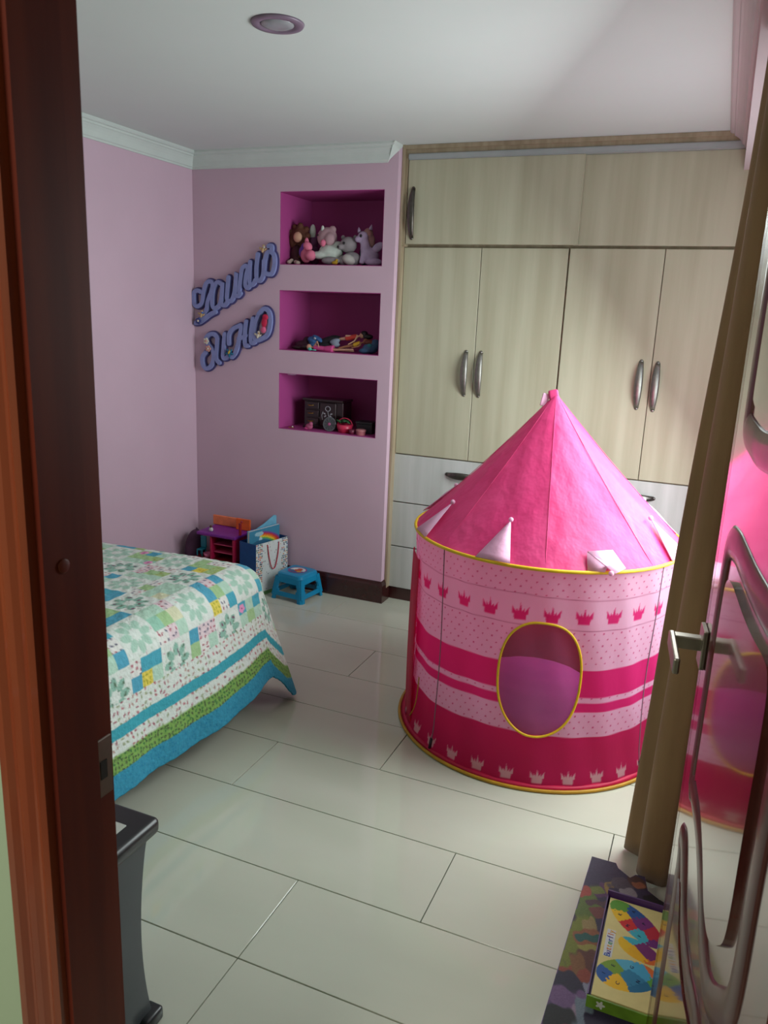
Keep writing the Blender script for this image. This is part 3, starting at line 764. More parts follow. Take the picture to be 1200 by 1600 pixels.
blob('body', [ell((-2.080, fy+.03, 1.90), (.024, .024, .035)), ell((-2.08, fy+.04, 1.83), (.030, .028, .055))], cm('plush_mauve', (120, 70, 110), .9), t, .005)
t = soft('pink_pony_toy', 'pink and violet pony toy tucked between the doll and the white bear', 'soft toy', (-2.07, fy-.04, NB))
blob('body', [ell((-2.070, fy-.055, 1.868), (.028, .022, .022), (0, .6, 0)), ell((-2.085, fy-.04, 1.893), (.012, .012, .022)), ell((-2.09, fy-.035, 1.825), (.032, .025, .04))], PKP, t, .005)
blob('mane', [ell((-2.103, fy-.035, 1.855), (.018, .018, .034)), ell((-2.117, fy-.03, 1.84), (.018, .018, .03))], cm('violet_mane', (110, 70, 160), .9), t, .005)
mk('eye', ell((-2.062, fy-.066, 1.872), .006), EY, t, smooth=True)
t = soft('bear_toy', 'big white and pink soft bear slumped in the middle of the top niche', 'soft toy', (-1.97, fy-.02, NB))
blob('body', [ell((-1.955, fy-.01, 1.835), (.070, .05, .050), (0, .3, 0)), ell((-2.005, fy-.045, 1.824), (.05, .022, .020), (0, .12, 0)), ell((-1.92, fy-.0, 1.865), (.035, .035, .035))], WH, t, .006)
blob('head', [ell((-1.985, fy, 1.915), (.056, .045, .055)), ell((-1.955, fy-.03, 1.905), (.030, .025, .035))], cm('plush_blush', (186, 150, 158), .9), t, .006)
blob('ear', [ell((-2.000, fy-.025, 1.955), (.010, .008, .022))], WH, t, .004)
blob('ear', [ell((-1.955, fy-.0, 1.955), (.022, .014, .022))], cm('plush_blush', (186, 150, 158)), t, .005)
blob('muzzle', [ell((-1.982, fy-.052, 1.885), (.015, .012, .019))], PKP, t, .004)
blob('paw', [ell((-2.048, fy-.062, 1.822), (.030, .022, .028))], PKP, t, .005)
blob('leg', [ell((-1.93, fy-.06, 1.797), (.055, .022, .020))], cm('plush_grey', (150, 142, 146)), t, .005)
mk('eye', ell((-2.018, fy-.045, 1.925), .005), EY, t, smooth=True)
t = soft('duck_toy', 'tiny yellow toy lying at the feet of the white bear', 'toy', (-1.895, fy-.07, NB))
blob('body', [ell((-1.90, fy-.075, 1.786), (.018, .012, .010)), ell((-1.888, fy-.078, 1.798), (.008, .008, .008))], cm('toy_yellow', (200, 160, 40)), t, .003)
t = soft('grey_bear_toy', 'grey soft bear with dark eyes and a white paw in the top niche', 'soft toy', (-1.84, fy, NB))
blob('head', [ell((-1.855, fy-.01, 1.880), (.046, .04, .042)), ell((-1.885, fy-.04, 1.868), (.020, .018, .016))], GRY, t, .006)
for x in (-1.895, -1.825): blob('ear', [ell((x, fy+.005, 1.918), (.013, .008, .013))], GRY, t, .004)
blob('body', [ell((-1.830, fy-.02, 1.81), (.05, .04, .036)), ell((-1.87, fy-.035, 1.80), (.03, .03, .025))], GRY, t, .006)
blob('leg', [ell((-1.830, fy-.055, 1.803), (.038, .024, .026), (0, .4, 0))], cm('plush_pale', (196, 190, 186), .9), t, .005)
mk('eye', ell((-1.862, fy-.053, 1.885), .0065), EY, t, smooth=True)
mk('nose', ell((-1.893, fy-.058, 1.866), .006), EY, t, smooth=True)
t = soft('teal_toy', 'dark teal soft toy squeezed between the grey bear and the unicorn', 'soft toy', (-1.79, fy+.02, NB))
blob('body', [ell((-1.795, fy+.07, 1.838), (.032, .03, .064))], cm('plush_teal', (30, 96, 104), .9), t, .006)
t = soft('unicorn_toy', 'lilac unicorn soft toy with a dusty pink mane, right side of the top niche', 'soft toy', (-1.745, fy-.01, NB))
blob('body', [ell((-1.772, fy-.015, 1.918), (.030, .026, .030)), ell((-1.790, fy-.035, 1.905), (.018, .016, .016)), tube([(-1.765, fy-.01, 1.90), (-1.755, fy-.005, 1.84)], [.022, .032], 10),
     ell((-1.735, fy, 1.825), (.050, .035, .045)), ell((-1.70, fy-.03, 1.795), (.05, .025, .020)), tube([(-1.765, fy-.02, 1.84), (-1.768, fy-.035, 1.785)], .014, 8)], LAV, t, .006)
blob('mane', [ell((-1.752, fy+.005, 1.935), (.028, .022, .030)), ell((-1.735, fy+.012, 1.90), (.020, .018, .035))], cm('mane_rose', (176, 130, 126), .9), t, .005)
for x, z in ((-1.795, 1.95), (-1.733, 1.962)): mk('ear', tr(lathe([(.010, 0), (.008, .012), (.001, .026)], 10), (x, fy-.01, z-.008), (0, .2*(1 if x > -1.76 else -1), 0)), LAV, t, smooth=True)
mk('eye', ell((-1.772, fy-.042, 1.922), (.007, .004, .008)), EY, t, smooth=True)
t = soft('beige_toy', 'beige soft toy leaning in the right corner of the top niche', 'soft toy', (-1.66, fy+.03, NB))
blob('body', [ell((-1.662, fy+.07, 1.925), (.034, .03, .045)), ell((-1.662, fy+.07, 1.84), (.036, .033, .066))], cm('plush_beige', (160, 134, 128), .9), t, .006)
blob('wing', [ell((-1.690, fy-.01, 1.868), (.040, .012, .022), (0, -.6, 0))], LAV, t, .005)

# middle niche: heap of dolls
NB = 1.333
def lying_doll(name, label, hd, hip, feet, arms, skin, top_, skirt, hair, hairblobs):
    hd, hip = Vector(hd), Vector(hip)
    t = thing(name, label, 'doll', (hip.x, hip.y, NB))
    d = (hip-hd).normalized(); sh = hd+d*.028
    limbs = [tube([sh, hip], [.011, .012], 10), tube([hd, sh], .005, 8), ell(hd, (.015, .014, .016))]
    for a in feet: limbs.append(tube([hip]+[Vector(q) for q in a], [.010, .007, .005][:1+len(a)], 8))
    for a in arms: limbs.append(tube([sh]+[Vector(q) for q in a], [.006, .005, .004][:1+len(a)], 8))
    blob('body', limbs, skin, t, .0035)
    blob('bodice', [tube([sh+d*.002, hip], [.014, .014], 10)], top_, t, .004)
    if skirt: blob('skirt', [tube([hip-d*.01, hip+d*.045], [.014, .026], 12)], skirt, t, .004)
    blob('hair', [ell(q, r__) for q, r__ in hairblobs], hair, t, .004)
    return t
fy = 3.86
lying_doll('fashion_doll', 'doll in a pink dress lying at the front edge of the middle niche', (-2.055, fy-.03, 1.352), (-1.955, fy-.025, 1.346), [[(-1.89, fy-.03, 1.345), (-1.79, fy-.03, 1.352)], [(-1.89, fy-.01, 1.344), (-1.80, fy, 1.342)]],
           [[(-2.0, fy-.04, 1.385), (-1.985, fy-.05, 1.352)]], SK, cm('doll_pink', (220, 80, 150)), cm('doll_pink', (220, 80, 150)), cm('doll_dark_hair', (40, 22, 20), .5), [((-2.085, fy-.02, 1.350), (.03, .02, .014)), ((-2.13, fy-.015, 1.345), (.04, .022, .012)), ((-2.066, fy-.02, 1.36), (.014, .016, .013))])
lying_doll('fashion_doll', 'doll in a red and orange top lying behind the pink-dressed doll', (-1.765, fy+.02, 1.425), (-1.86, fy+.02, 1.405), [[(-1.90, fy+.02, 1.40), (-1.93, fy, 1.375)]],
           [[(-1.80, fy, 1.395), (-1.83, fy-.02, 1.375)], [(-1.86, fy+.01, 1.42)]], SK, cm('doll_red', (196, 60, 50)), None, cm('doll_black_hair', (18, 14, 16), .5), [((-1.755, fy+.025, 1.436), (.02, .02, .014)), ((-1.73, fy+.02, 1.42), (.03, .02, .014))])
lying_doll('fashion_doll', 'brown-haired doll lying at the right end of the heap in the middle niche', (-1.735, fy-.0, 1.395), (-1.80, fy-.01, 1.372), [[(-1.85, fy-.02, 1.362), (-1.88, fy-.03, 1.353)]],
           [[(-1.76, fy-.03, 1.37), (-1.80, fy-.04, 1.36)]], cm('doll_tan', (150, 96, 70)), cm('doll_gold', (210, 160, 40), .35), None, cm('doll_auburn', (110, 46, 30), .6), [((-1.715, fy+.0, 1.392), (.032, .022, .016)), ((-1.69, fy+.0, 1.378), (.03, .02, .014))])
def cloth_heap(name, label, els, m, det=None):
    t = thing(name, label, 'doll clothes', (els[0][0][0], els[0][0][1], NB))
    blob('cloth', [ell(c, r__, ro) for c, r__, ro in els], m, t, .004)
    if det: mk('trim', ell(*det[0]), det[1], t, smooth=True)
cloth_heap('blue_doll_dress', 'crumpled blue doll dress on the left of the doll heap', [((-2.055, fy+.02, 1.385), (.035, .03, .022), (0, .3, 0)), ((-2.02, fy+.01, 1.395), (.04, .02, .012), (0, .5, 0)), ((-2.06, fy+.02, 1.355), (.03, .03, .022), (0, 0, 0))], cm('denim_blue', (52, 96, 150)), (((-2.03, fy-.012, 1.398), (.008, .004, .006), (0, .4, 0)), cm('silver_trim', (170, 176, 190), .3)))
cloth_heap('black_doll_clothes', 'black doll clothes bunched in the middle of the heap', [((-1.965, fy+.025, 1.385), (.07, .03, .026), (0, -.3, 0)), ((-1.93, fy+.03, 1.40), (.04, .03, .02), (0, 0, 0)), ((-1.98, fy+.02, 1.356), (.06, .03, .022), (0, 0, 0))], cm('black_cloth', (22, 22, 30)))
cloth_heap('grey_doll_shirt', 'pale grey doll garment between the two dolls', [((-1.915, fy+.0, 1.388), (.032, .018, .014), (0, -.3, 0)), ((-1.91, fy, 1.37), (.025, .018, .014), (0, 0, 0))], cm('pale_grey_cloth', (140, 150, 168)))
cloth_heap('maroon_doll_clothes', 'dark maroon doll clothes at the left end of the heap', [((-2.125, fy+.02, 1.358), (.045, .03, .024), (0, 0, 0)), ((-2.10, fy+.03, 1.385), (.022, .02, .02), (0, 0, 0))], cm('dark_maroon_cloth', (58, 20, 38)))
cloth_heap('teal_doll_skirt', 'slate blue ruffled doll skirt at the right end of the heap', [((-1.705, fy, 1.362), (.045, .035, .028), (0, 0, 0)), ((-1.68, fy+.01, 1.385), (.03, .03, .024), (0, .3, 0)), ((-1.73, fy-.02, 1.348), (.035, .02, .014), (0, 0, 0))], cm('slate_blue_cloth', (58, 92, 128)), (((-1.70, fy-.028, 1.375), (.014, .006, .012), (0, 0, 0)), cm('teal_trim', (40, 120, 130))))
t = thing('toy_hair_brush', 'tiny mint green toy brush at the front edge of the middle niche', 'toy', (-2.03, fy-.07, NB))
mk('head', ell((-2.028, fy-.072, 1.343), (.012, .006, .009)), cm('mint_plastic', (90, 200, 180), .3), t, smooth=True)
mk('grip', tube([(-2.02, fy-.07, 1.340), (-1.995, fy-.06, 1.338)], .003, 6), cm('mint_plastic', (90, 200, 180)), t, smooth=True)

# bottom niche
NB = .9065
fy = 3.86
jb = thing('jewellery_box', 'black musical jewellery cabinet with small drawers and a flower door in the bottom niche', 'jewellery box', (-1.995, fy+.06, NB))
JX0, JX1, JZ = -2.105, -1.865, 1.075
mk('body', join(bbox(JX0, JX1, fy+.02, fy+.13, NB, JZ-.016, .003, 1), bbox(JX0-.006, JX1+.006, fy+.005, fy+.135, JZ-.016, JZ-.002, .004, 2), bbox(JX0-.004, JX1+.004, fy+.010, fy+.133, NB, NB+.014, .003, 1)), cm('black_lacquer_red', (34, 14, 18), .25, coat=.3), jb)
for z in (1.034, .990, .946):
    d = mk('drawer', bbox(JX0+.014, -2.012, fy+.012, fy+.02, z-.019, z+.019, .002, 1), cm('black_lacquer_red', (34, 14, 18)), jb)
    mk('pull', tube([(-2.075, fy+.009, z+.002), (-2.066, fy+.005, z), (-2.05, fy+.005, z), (-2.041, fy+.009, z+.002)], .0028, 6), cm('gold_metal', (190, 150, 80), .3, metal=1), d, smooth=True)
d = mk('cabinet_door', bbox(-2.004, -1.905, fy+.012, fy+.02, .924, 1.054, .003, 1), cm('black_lacquer_red', (34, 14, 18)), jb)
gsil = cm('silver_inlay', (170, 166, 176), .35)
pts = [(-1.953+.015*math.cos(i*math.pi/8), fy+.010, 1.022+.013*math.sin(i*math.pi/8)) for i in range(16)]
fl2 = join(tube(pts, .0022, 6, True), tube([(-1.953, fy+.010, 1.008), (-1.948, fy+.010, .985), (-1.938, fy+.010, .962)], .0016, 6), *[ell((-1.953+.022*math.cos(a), fy+.010, .990+.014*math.sin(a)), (.008, .0015, .004), (0, -a, 0)) for a in (.3, 2.8, 3.9, 5.6)],
     tube([(-1.985, fy+.010, .96), (-1.990, fy+.010, .985), (-1.982, fy+.010, 1.005)], .0014, 6))
mk('flower_inlay', fl2, gsil, d, smooth=True)
fw_ = thing('spoked_disc_toy', 'round grey spoked disc leaning on the black jewellery box', 'toy', (-1.918, fy-.04, NB))
mk('rim', tr(tube([(.036*math.cos(i*math.pi/16), .036*math.sin(i*math.pi/16), 0) for i in range(32)], .0035, 6, True), (-1.918, fy-.035, NB+.0395), (R_(80), 0, 0)), cm('grey_plastic', (104, 108, 112), .4), fw_, smooth=True)
mk('disc', tr(lathe([(.001, -.002), (.034, -.002), (.034, .002), (.001, .002)], 28), (-1.918, fy-.035, NB+.0395), (R_(80), 0, 0)), cm('dull_grey_plastic', (76, 78, 84), .5), fw_)
for k in range(10):
    a = k*math.pi/5
    mk('spoke', tr(tube([(.006*math.cos(a), .006*math.sin(a), .004), (.033*math.cos(a), .033*math.sin(a), .004)], .0013, 5), (-1.918, fy-.035, NB+.0395), (R_(80), 0, 0)), cm('grey_plastic', (104, 108, 112)), fw_)
mk('hub', tr(ell((0, 0, .004), (.009, .009, .004)), (-1.918, fy-.035, NB+.0395), (R_(80), 0, 0)), cm('pink_hub', (190, 90, 140), .4), fw_, smooth=True)
t = thing('toy_pig', 'small pink figure sitting before the drawers of the jewellery box', 'toy', (-2.035, fy-.05, NB))
blob('body', [ell((-2.035, fy-.05, NB+.018), (.022, .016, .018)), ell((-2.022, fy-.055, NB+.034), (.012, .011, .012))], cm('dusty_pink', (176, 84, 120), .5), t, .003)
mk('bow', ell((-2.048, fy-.058, NB+.008), (.014, .006, .006)), cm('doll_pink', (220, 80, 150)), t, smooth=True)
t = thing('toy_basket', 'red-pink toy bowl with a handle and green leaves beside the jewellery box', 'toy', (-1.835, fy-.02, NB))
mk('bowl', lathe([(.012, 0), (.034, 0), (.046, .045), (.042, .045), (.031, .006), (.012, .005)], 24, (-1.832, fy-.02, NB)), cm('coral_plastic', (196, 44, 80), .35), t, smooth=True)
mk('bowl_handle', tube([(-1.832+.043*math.cos(math.pi*i/10), fy-.02, NB+.043+.035*math.sin(math.pi*i/10)) for i in range(11)], .003, 6), cm('coral_plastic', (196, 44, 80)), t, smooth=True)
for k in range(6):
    a = k*1.05
    mk('leaf', ell((-1.842+.026*math.cos(a), fy-.02+.02*math.sin(a), NB+.058+.004*(k % 3)), (.018, .010, .005), (0, .5*math.cos(a), a)), cm('leaf_green', (40, 92, 52), .6), t, smooth=True)
t = thing('small_dark_box', 'dark grey little box behind the pink lidded tub in the bottom niche', 'box', (-1.725, fy+.03, NB))
mk('body', bbox(-1.775, -1.680, fy+.0, fy+.07, NB, NB+.052, .004, 2), cm('dark_grey_box', (44, 40, 48), .5), t); mk('lid', bbox(-1.778, -1.677, fy-.003, fy+.073, NB+.052, NB+.064, .003, 2), cm('dark_grey_box', (44, 40, 48)), t)
t = thing('pink_tub', 'dusty pink round tub at the right front of the bottom niche', 'tub', (-1.722, fy-.05, NB))
mk('body', lathe([(.001, 0), (.024, 0), (.026, .022), (.001, .022)], 20, (-1.722, fy-.05, NB)), cm('dusty_rose_tub', (170, 96, 104), .5), t, smooth=False)
mk('lid', lathe([(.001, .022), (.028, .022), (.028, .029), (.02, .032), (.001, .032)], 20, (-1.722, fy-.05, NB)), cm('rose_lid', (184, 120, 124), .5), t)
t = thing('toy_cup', 'small plum cup between the red bowl and the pink tub', 'cup', (-1.772, fy-.055, NB))
mk('cup_body', lathe([(.001, 0), (.014, 0), (.019, .026), (.016, .026), (.012, .004), (.001, .004)], 18, (-1.772, fy-.055, NB)), cm('plum_plastic', (110, 34, 60), .4), t, smooth=True)
t = thing('trinket_clip', 'tiny gold hair clip on the left floor of the bottom niche', 'hair clip', (-2.148, fy-.05, NB))
mk('clip', bbox(-2.163, -2.132, fy-.054, fy-.044, NB, NB+.005, .001, 1), cm('gold_metal', (190, 150, 80)), t); mk('pearl', ell((-2.14, fy-.05, NB+.007), .004), M['white'], t, smooth=True)
tag(mk('puck_light', tr(lathe([(.001, 0), (.022, 0), (.026, .004), (.026, .008), (.001, .008)], 24), (-2.158, 3.83, 1.196)), cm('pale_lilac_plastic', (200, 180, 205), .4)), 'small round pale disc fixed under the roof of the bottom niche', 'puck light')

# ------------------------------------------------------------------ name letters on the wall
S1_ = {'L': [(-2.69, 1.618), (-2.712, 1.625), (-2.735, 1.612), (-2.738, 1.581), (-2.731, 1.548), (-2.707, 1.541), (-2.681, 1.562), (-2.671, 1.614), (-2.654, 1.66), (-2.629, 1.675), (-2.61, 1.661), (-2.62, 1.62), (-2.643, 1.568), (-2.653, 1.522), (-2.676, 1.485), (-2.709, 1.458), (-2.730, 1.449), (-2.703, 1.453), (-2.67, 1.472), (-2.632, 1.497), (-2.594, 1.514)],
'a': [(-2.554, 1.662), (-2.579, 1.671), (-2.604, 1.641), (-2.615, 1.59), (-2.612, 1.544), (-2.59, 1.534), (-2.562, 1.561), (-2.549, 1.622), (-2.545, 1.672), (-2.549, 1.617), (-2.552, 1.561), (-2.534, 1.551), (-2.515, 1.567)],
'u': [(-2.508, 1.698), (-2.514, 1.643), (-2.518, 1.592), (-2.506, 1.573), (-2.481, 1.588), (-2.465, 1.644), (-2.456, 1.724), (-2.461, 1.654), (-2.464, 1.614), (-2.449, 1.602), (-2.432, 1.617)],
'r': [(-2.441, 1.625), (-2.429, 1.695), (-2.419, 1.744), (-2.395, 1.759), (-2.385, 1.745), (-2.395, 1.705), (-2.399, 1.661), (-2.386, 1.646), (-2.37, 1.661)],
'i': [(-2.37, 1.779), (-2.374, 1.72), (-2.37, 1.666), (-2.35, 1.667), (-2.336, 1.687)],
't': [(-2.323, 1.819), (-2.331, 1.746), (-2.327, 1.692), (-2.306, 1.687), (-2.288, 1.717), (-2.284, 1.785)],
'e': [(-2.284, 1.737), (-2.277, 1.795), (-2.26, 1.829), (-2.233, 1.827), (-2.22, 1.795), (-2.224, 1.747), (-2.241, 1.72), (-2.271, 1.722), (-2.285, 1.736)],
'k': [(-2.257, 1.86), (-2.239, 1.86), (-2.237, 1.829)]}
S2_ = {'S': [(-2.583, 1.375), (-2.608, 1.394), (-2.64, 1.388), (-2.659, 1.366), (-2.647, 1.335), (-2.619, 1.31), (-2.608, 1.274), (-2.623, 1.225), (-2.656, 1.202), (-2.681, 1.222), (-2.684, 1.264), (-2.661, 1.292)],
't': [(-2.583, 1.375), (-2.587, 1.322), (-2.591, 1.264), (-2.572, 1.239)],
'r': [(-2.535, 1.398), (-2.542, 1.335), (-2.546, 1.272), (-2.527, 1.268), (-2.502, 1.29)],
'A': [(-2.508, 1.347), (-2.507, 1.394), (-2.482, 1.426), (-2.445, 1.443), (-2.427, 1.443), (-2.442, 1.366), (-2.464, 1.303), (-2.489, 1.275)],
'B': [(-2.396, 1.47), (-2.403, 1.404), (-2.402, 1.347), (-2.384, 1.343)],
'-': [(-2.445, 1.376), (-2.42, 1.384), (-2.396, 1.396)],
'l': [(-2.353, 1.487), (-2.364, 1.416), (-2.362, 1.36), (-2.341, 1.363)],
'o': [(-2.314, 1.514), (-2.335, 1.473), (-2.346, 1.422), (-2.335, 1.376), (-2.299, 1.383), (-2.26, 1.41), (-2.243, 1.471), (-2.249, 1.521), (-2.279, 1.542), (-2.314, 1.514)]}
def ribbon(pts, w_, y0, y1, joff=0):
    """flat stroke of half-width w_ in the wall plane, thick from y0 to y1"""
    P = [Vector((p[0], 0, p[2])) for p in smooth_path([(a, 0, b) for a, b in pts], 5)]
    V, F = [], []; L = len(P)
    for i, p in enumerate(P):
        t = (P[min(i+1, L-1)]-P[max(i-1, 0)]).normalized(); s = Vector((-t.z, 0, t.x))*w_
        for y in (y0-.0022*i/L+joff, y1):
            for sg in (-1, 1): q = p+s*sg; V.append((max(q.x, XL+.0015), y, q.z))
    for i in range(L-1):
        a, b = i*4, i*4+4
        F += [(a, a+1, b+1, b), (a+2, b+2, b+3, a+3), (a, b, b+2, a+2), (a+1, a+3, b+3, b+1)]
    F += [(0, 2, 3, 1), (4*L-4, 4*L-3, 4*L-1, 4*L-2)]
    def disc(c, k_):
        poly = [(max(c.x+w_*math.cos(k*math.pi/6), XL+.0015), c.z+w_*math.sin(k*math.pi/6)) for k in range(12)]
        return prism(poly, y0+joff+k_, y1, 'XZ')
    return join((V, F), disc(P[0], .0003), disc(P[-1], -.0025))
def name_sign(S, label, back, orn):
    t = thing('name_sign', label, 'wall sign', (sum(p[0] for p in S[list(S)[0]])/len(S[list(S)[0]]), YB, 1.4))
    bk = join(*[ribbon(p, .0185, YB-.009, YB-.0004*(i+1), -.0003*i) for i, p in enumerate(S.values())])
    o = fixn(mk('backing', bk, M['letterback'], t)); o['label'] = 'darker violet backing'
    for k, p in enumerate(S.values()):
        o = fixn(mk('letter', ribbon(p, .0112, YB-.024, YB-.010, -.0004*k), M['letter'], t))
    for kind, (x, z), cs_ in orn:
        y = YB-.032
        if kind == 'flower':
            o = mk('flower_ornament', join(*[ell((x+.011*math.cos(a), y, z+.011*math.sin(a)), (.008, .004, .008)) for a in np.arange(0, 6.2, 1.2566)]), cs_[0], t, smooth=True)
            mk('flower_centre', ell((x, y-.003, z), (.006, .004, .006)), cs_[1], o, smooth=True)
        elif kind == 'bird':
            o = mk('winged_ornament', join(ell((x, y, z), (.008, .006, .016), (0, .3, 0)), ell((x+.004, y, z+.018), (.007, .006, .007)), ell((x-.013, y, z+.005), (.012, .003, .006), (0, .5, 0)), ell((x+.013, y, z), (.010, .003, .005), (0, -.6, 0))), cs_[0], t, smooth=True)
            mk('flower_centre', ell((x+.009, y-.004, z+.012), (.006, .004, .006)), cs_[1], o, smooth=True)
        elif kind == 'leaf':
            o = mk('leaf_ornament', join(*[ell((x+.014*math.cos(a), y, z+.012*math.sin(a)), (.014, .004, .006), (0, -a, 0)) for a in (-.3, .9, 2.2, 3.4, 4.7)]), cs_[0], t, smooth=True)
            mk('flower_centre', ell((x, y-.003, z+.004), (.006, .004, .012), (0, .5, 0)), cs_[1], o, smooth=True)
        elif kind == 'blob':
            o = mk('felt_ornament', join(ell((x, y, z), (.017, .008, .030), (0, .12, 0)), ell((x+.006, y, z+.026), (.018, .008, .016))), cs_[0], t, smooth=True)
            mk('felt_base', ell((x-.004, y-.001, z-.040), (.016, .008, .018), (0, .1, 0)), cs_[1], o, smooth=True)
    return t
OG = cm('gilt_ornament', (196, 164, 120), .5); OW = cm('ivory_ornament', (214, 206, 190), .5); OP = cm('peach_ornament', (206, 150, 140), .6)
name_sign(S1_, 'upper purple script name letters mounted on the pink wall', True,
          [('bird', (-2.286, 1.842), (OG, OW)), ('bird', (-2.679, 1.495), (OG, cm('blue_bead', (70, 110, 190)))), ('flower', (-2.700, 1.462), (cm('dark_blue_ornament', (60, 70, 130)), OW))])
name_sign(S2_, 'lower purple script letters with a red felt ornament on the pink wall', True,
          [('flower', (-2.650, 1.355), (OW, OP)), ('flower', (-2.637, 1.314), (OP, OW)), ('leaf', (-2.498, 1.298), (cm('teal_ornament', (20, 110, 140)), cm('yellow_ornament', (200, 170, 60)))),
           ('blob', (-2.276, 1.472), (cm('crimson_felt', (196, 24, 70)), cm('pink_felt', (220, 100, 140)))), ('bird', (-2.315, 1.400), (OW, OG))])

# ------------------------------------------------------------------ floor toys along the back wall
# stool
st = thing('step_stool', 'low turquoise plastic step stool with a round sticker beside the skirting board', 'stool', (-1.998, 3.635, 0), R_(-7))
def stool():
    Hs, a, b = .150, .082, .105; V = []; F = []
    def lp(s, z, rr_, n=4):
        pts = []
        for cx, cy, a0 in ((1, 1, 0), (-1, 1, 90), (-1, -1, 180), (1, -1, 270)):
            for k in range(n+1):
                an = math.radians(a0+90*k/n); pts.append((cx*(s-rr_)+rr_*math.cos(an), cy*(s-rr_)+rr_*math.sin(an), z))
        return pts
    loops = [lp(a*.90, Hs, .02), lp(a, Hs-.006, .024), lp(a+.004, Hs-.022, .024)]
    V = [p for l_ in loops for p in l_]; n = len(loops[0])
    F = [tuple(range(n))[::-1]]
    for i in range(2):
        for j in range(n): F.append((i*n+j, i*n+(j+1) % n, (i+1)*n+(j+1) % n, (i+1)*n+j))
    mk('top', (V, F), M['stool'], st, world=False, smooth=False)
    fixn(bpy.context.scene.objects[st.children[-1].name] if st.children else st)
    # four side frames with openings: apron, two half legs and a lower rail
    for q in range(4):
        rot = (0, 0, q*math.pi/2)
        def S(x, z):  # side surface point, local side facing -y
            s = a+.004+(b-a-.004)*(1-(z/(Hs-.022))); return s
        def quad(x0, x1, z0, z1, bot=None):
            pts = []
            for th_ in (0, .006):
                for (x, z) in ((x0, z0), (x1, z0), (x1, z1), (x0, z1)):
                    s = S(x, z)-th_; pts.append((x*s, -s, z))
            return pts, [(0, 1, 2, 3), (7, 6, 5, 4), (0, 4, 5, 1), (1, 5, 6, 2), (2, 6, 7, 3), (3, 7, 4, 0)]
        g_ = join(quad(-1, 1, .098, Hs-.022), quad(-1, -.70, .034, .098), quad(.70, 1, .034, .098), quad(-.70, .70, .022, .046), quad(-1, -.70, .022, .034), quad(.7, 1, .022, .034),
                  quad(-.70, -.60, .046, .060), quad(.60, .70, .046, .060), quad(-.70, -.62, .086, .098), quad(.62, .70, .086, .098))
        fixn(mk('side_frame', tr(g_, rot=rot), M['stool'], st, world=False))
    for sx, sy in ((1, 1), (-1, 1), (-1, -1), (1, -1)):
        V = []
        for z in (0, .05, .10, Hs-.022):
            s = a+.004+(b-a-.004)*(1-z/(Hs-.022)); w_ = .030-.0*z
            c1, c0 = s+.0015, s-w_
            V += [(sx*c0, sy*c1, z), (sx*(c1-.012), sy*c1, z), (sx*c1, sy*(c1-.012), z), (sx*c1, sy*c0, z), (sx*(c1-.010), sy*c0, z), (sx*c0, sy*(c1-.010), z)]
        F = []
        for i in range(3):
            for j in range(6): F.append((i*6+j, i*6+(j+1) % 6, i*6+6+(j+1) % 6, i*6+6+j))
        F += [(0, 1, 2, 3, 4, 5), (18, 19, 20, 21, 22, 23)]
        fixn(mk('leg', (V, F), M['stool'], st, world=False))
stool()
n = 40; gx, gy = np.meshgrid(np.linspace(-1, 1, n), np.linspace(-1, 1, n), indexing='ij')
rr2 = np.hypot(gx, gy); cc = np.tile(np.array([206, 214, 216.]), (n, n, 1))
def lay2(cc, m_, c): m_ = np.clip(m_, 0, 1)[..., None]; cc[:] = cc*(1-m_)+np.array(c, float)*m_
lay2(cc, (rr2 > .82)*1., (150, 60, 130)); lay2(cc, (gy < -.1)*(rr2 < .82), (60, 90, 130)); lay2(cc, (np.hypot(gx*1.3-.1, gy-.1) < .5)*1., (180, 70, 50)); lay2(cc, (np.hypot(gx-.35, gy+.3) < .25)*1., (190, 140, 60)); lay2(cc, (np.hypot(gx+.4, gy-.3) < .25)*1., (225, 225, 220))
stk = grid('sticker', np.stack([gx*.056, gy*.052, np.full_like(gx, .1512)], -1).reshape(-1, 3), n, n, M['print'], st, cc.reshape(-1, 3), mask=(rr2 < 1.0).ravel(), world=False)
stk['label'] = 'round multicoloured sticker with a purple rim'

# gift bag
ba = math.atan2(.237, .073)   # direction of the wide face
bag = thing('gift_bag', 'white gift bag with coloured dots, blue gusset and a red ribbon handle', 'gift bag', (-2.18, 3.50, 0), R_(-13))
bw, bd, bh = .125, .250, .300     # local: x from -bw..0 , y 0..bd
dots_n = 90; nz2 = 110
gy, gz = np.meshgrid(np.linspace(0, bd, dots_n), np.linspace(0, bh, nz2), indexing='ij')
cc = np.tile(np.array([208, 214, 212.]), (dots_n, nz2, 1))
i = np.floor(gy/.0125).astype(int); j = np.floor(gz/.0125).astype(int); T = np.random.RandomState(2).rand(64, 64, 3); hh = T[i % 64, j % 64]
cy_, cz_ = (i+.3+.4*hh[..., 0])*.0125, (j+.3+.4*hh[..., 1])*.0125
prob = np.where((gy < .05) | (gy > bd-.05), .85, .16); rad2 = np.where(prob > .5, .0046, .0026)
m_ = (np.hypot(gy-cy_, gz-cz_) < rad2)*(hh[..., 2] < prob)
for q, c in enumerate([(30, 80, 130), (190, 60, 60), (60, 110, 80), (200, 130, 50), (60, 60, 80)]): lay2(cc, m_*(((hh[..., 2]*500).astype(int) % 5) == q), c)
lay2(cc, (gz < .02)*1., (110, 150, 90))
grid('front_panel', np.stack([np.full_like(gy, 0.), gy, gz], -1).reshape(-1, 3), dots_n, nz2, M['print'], bag, cc.reshape(-1, 3), world=False, smooth=False)['label'] = 'white face printed with coloured dots'
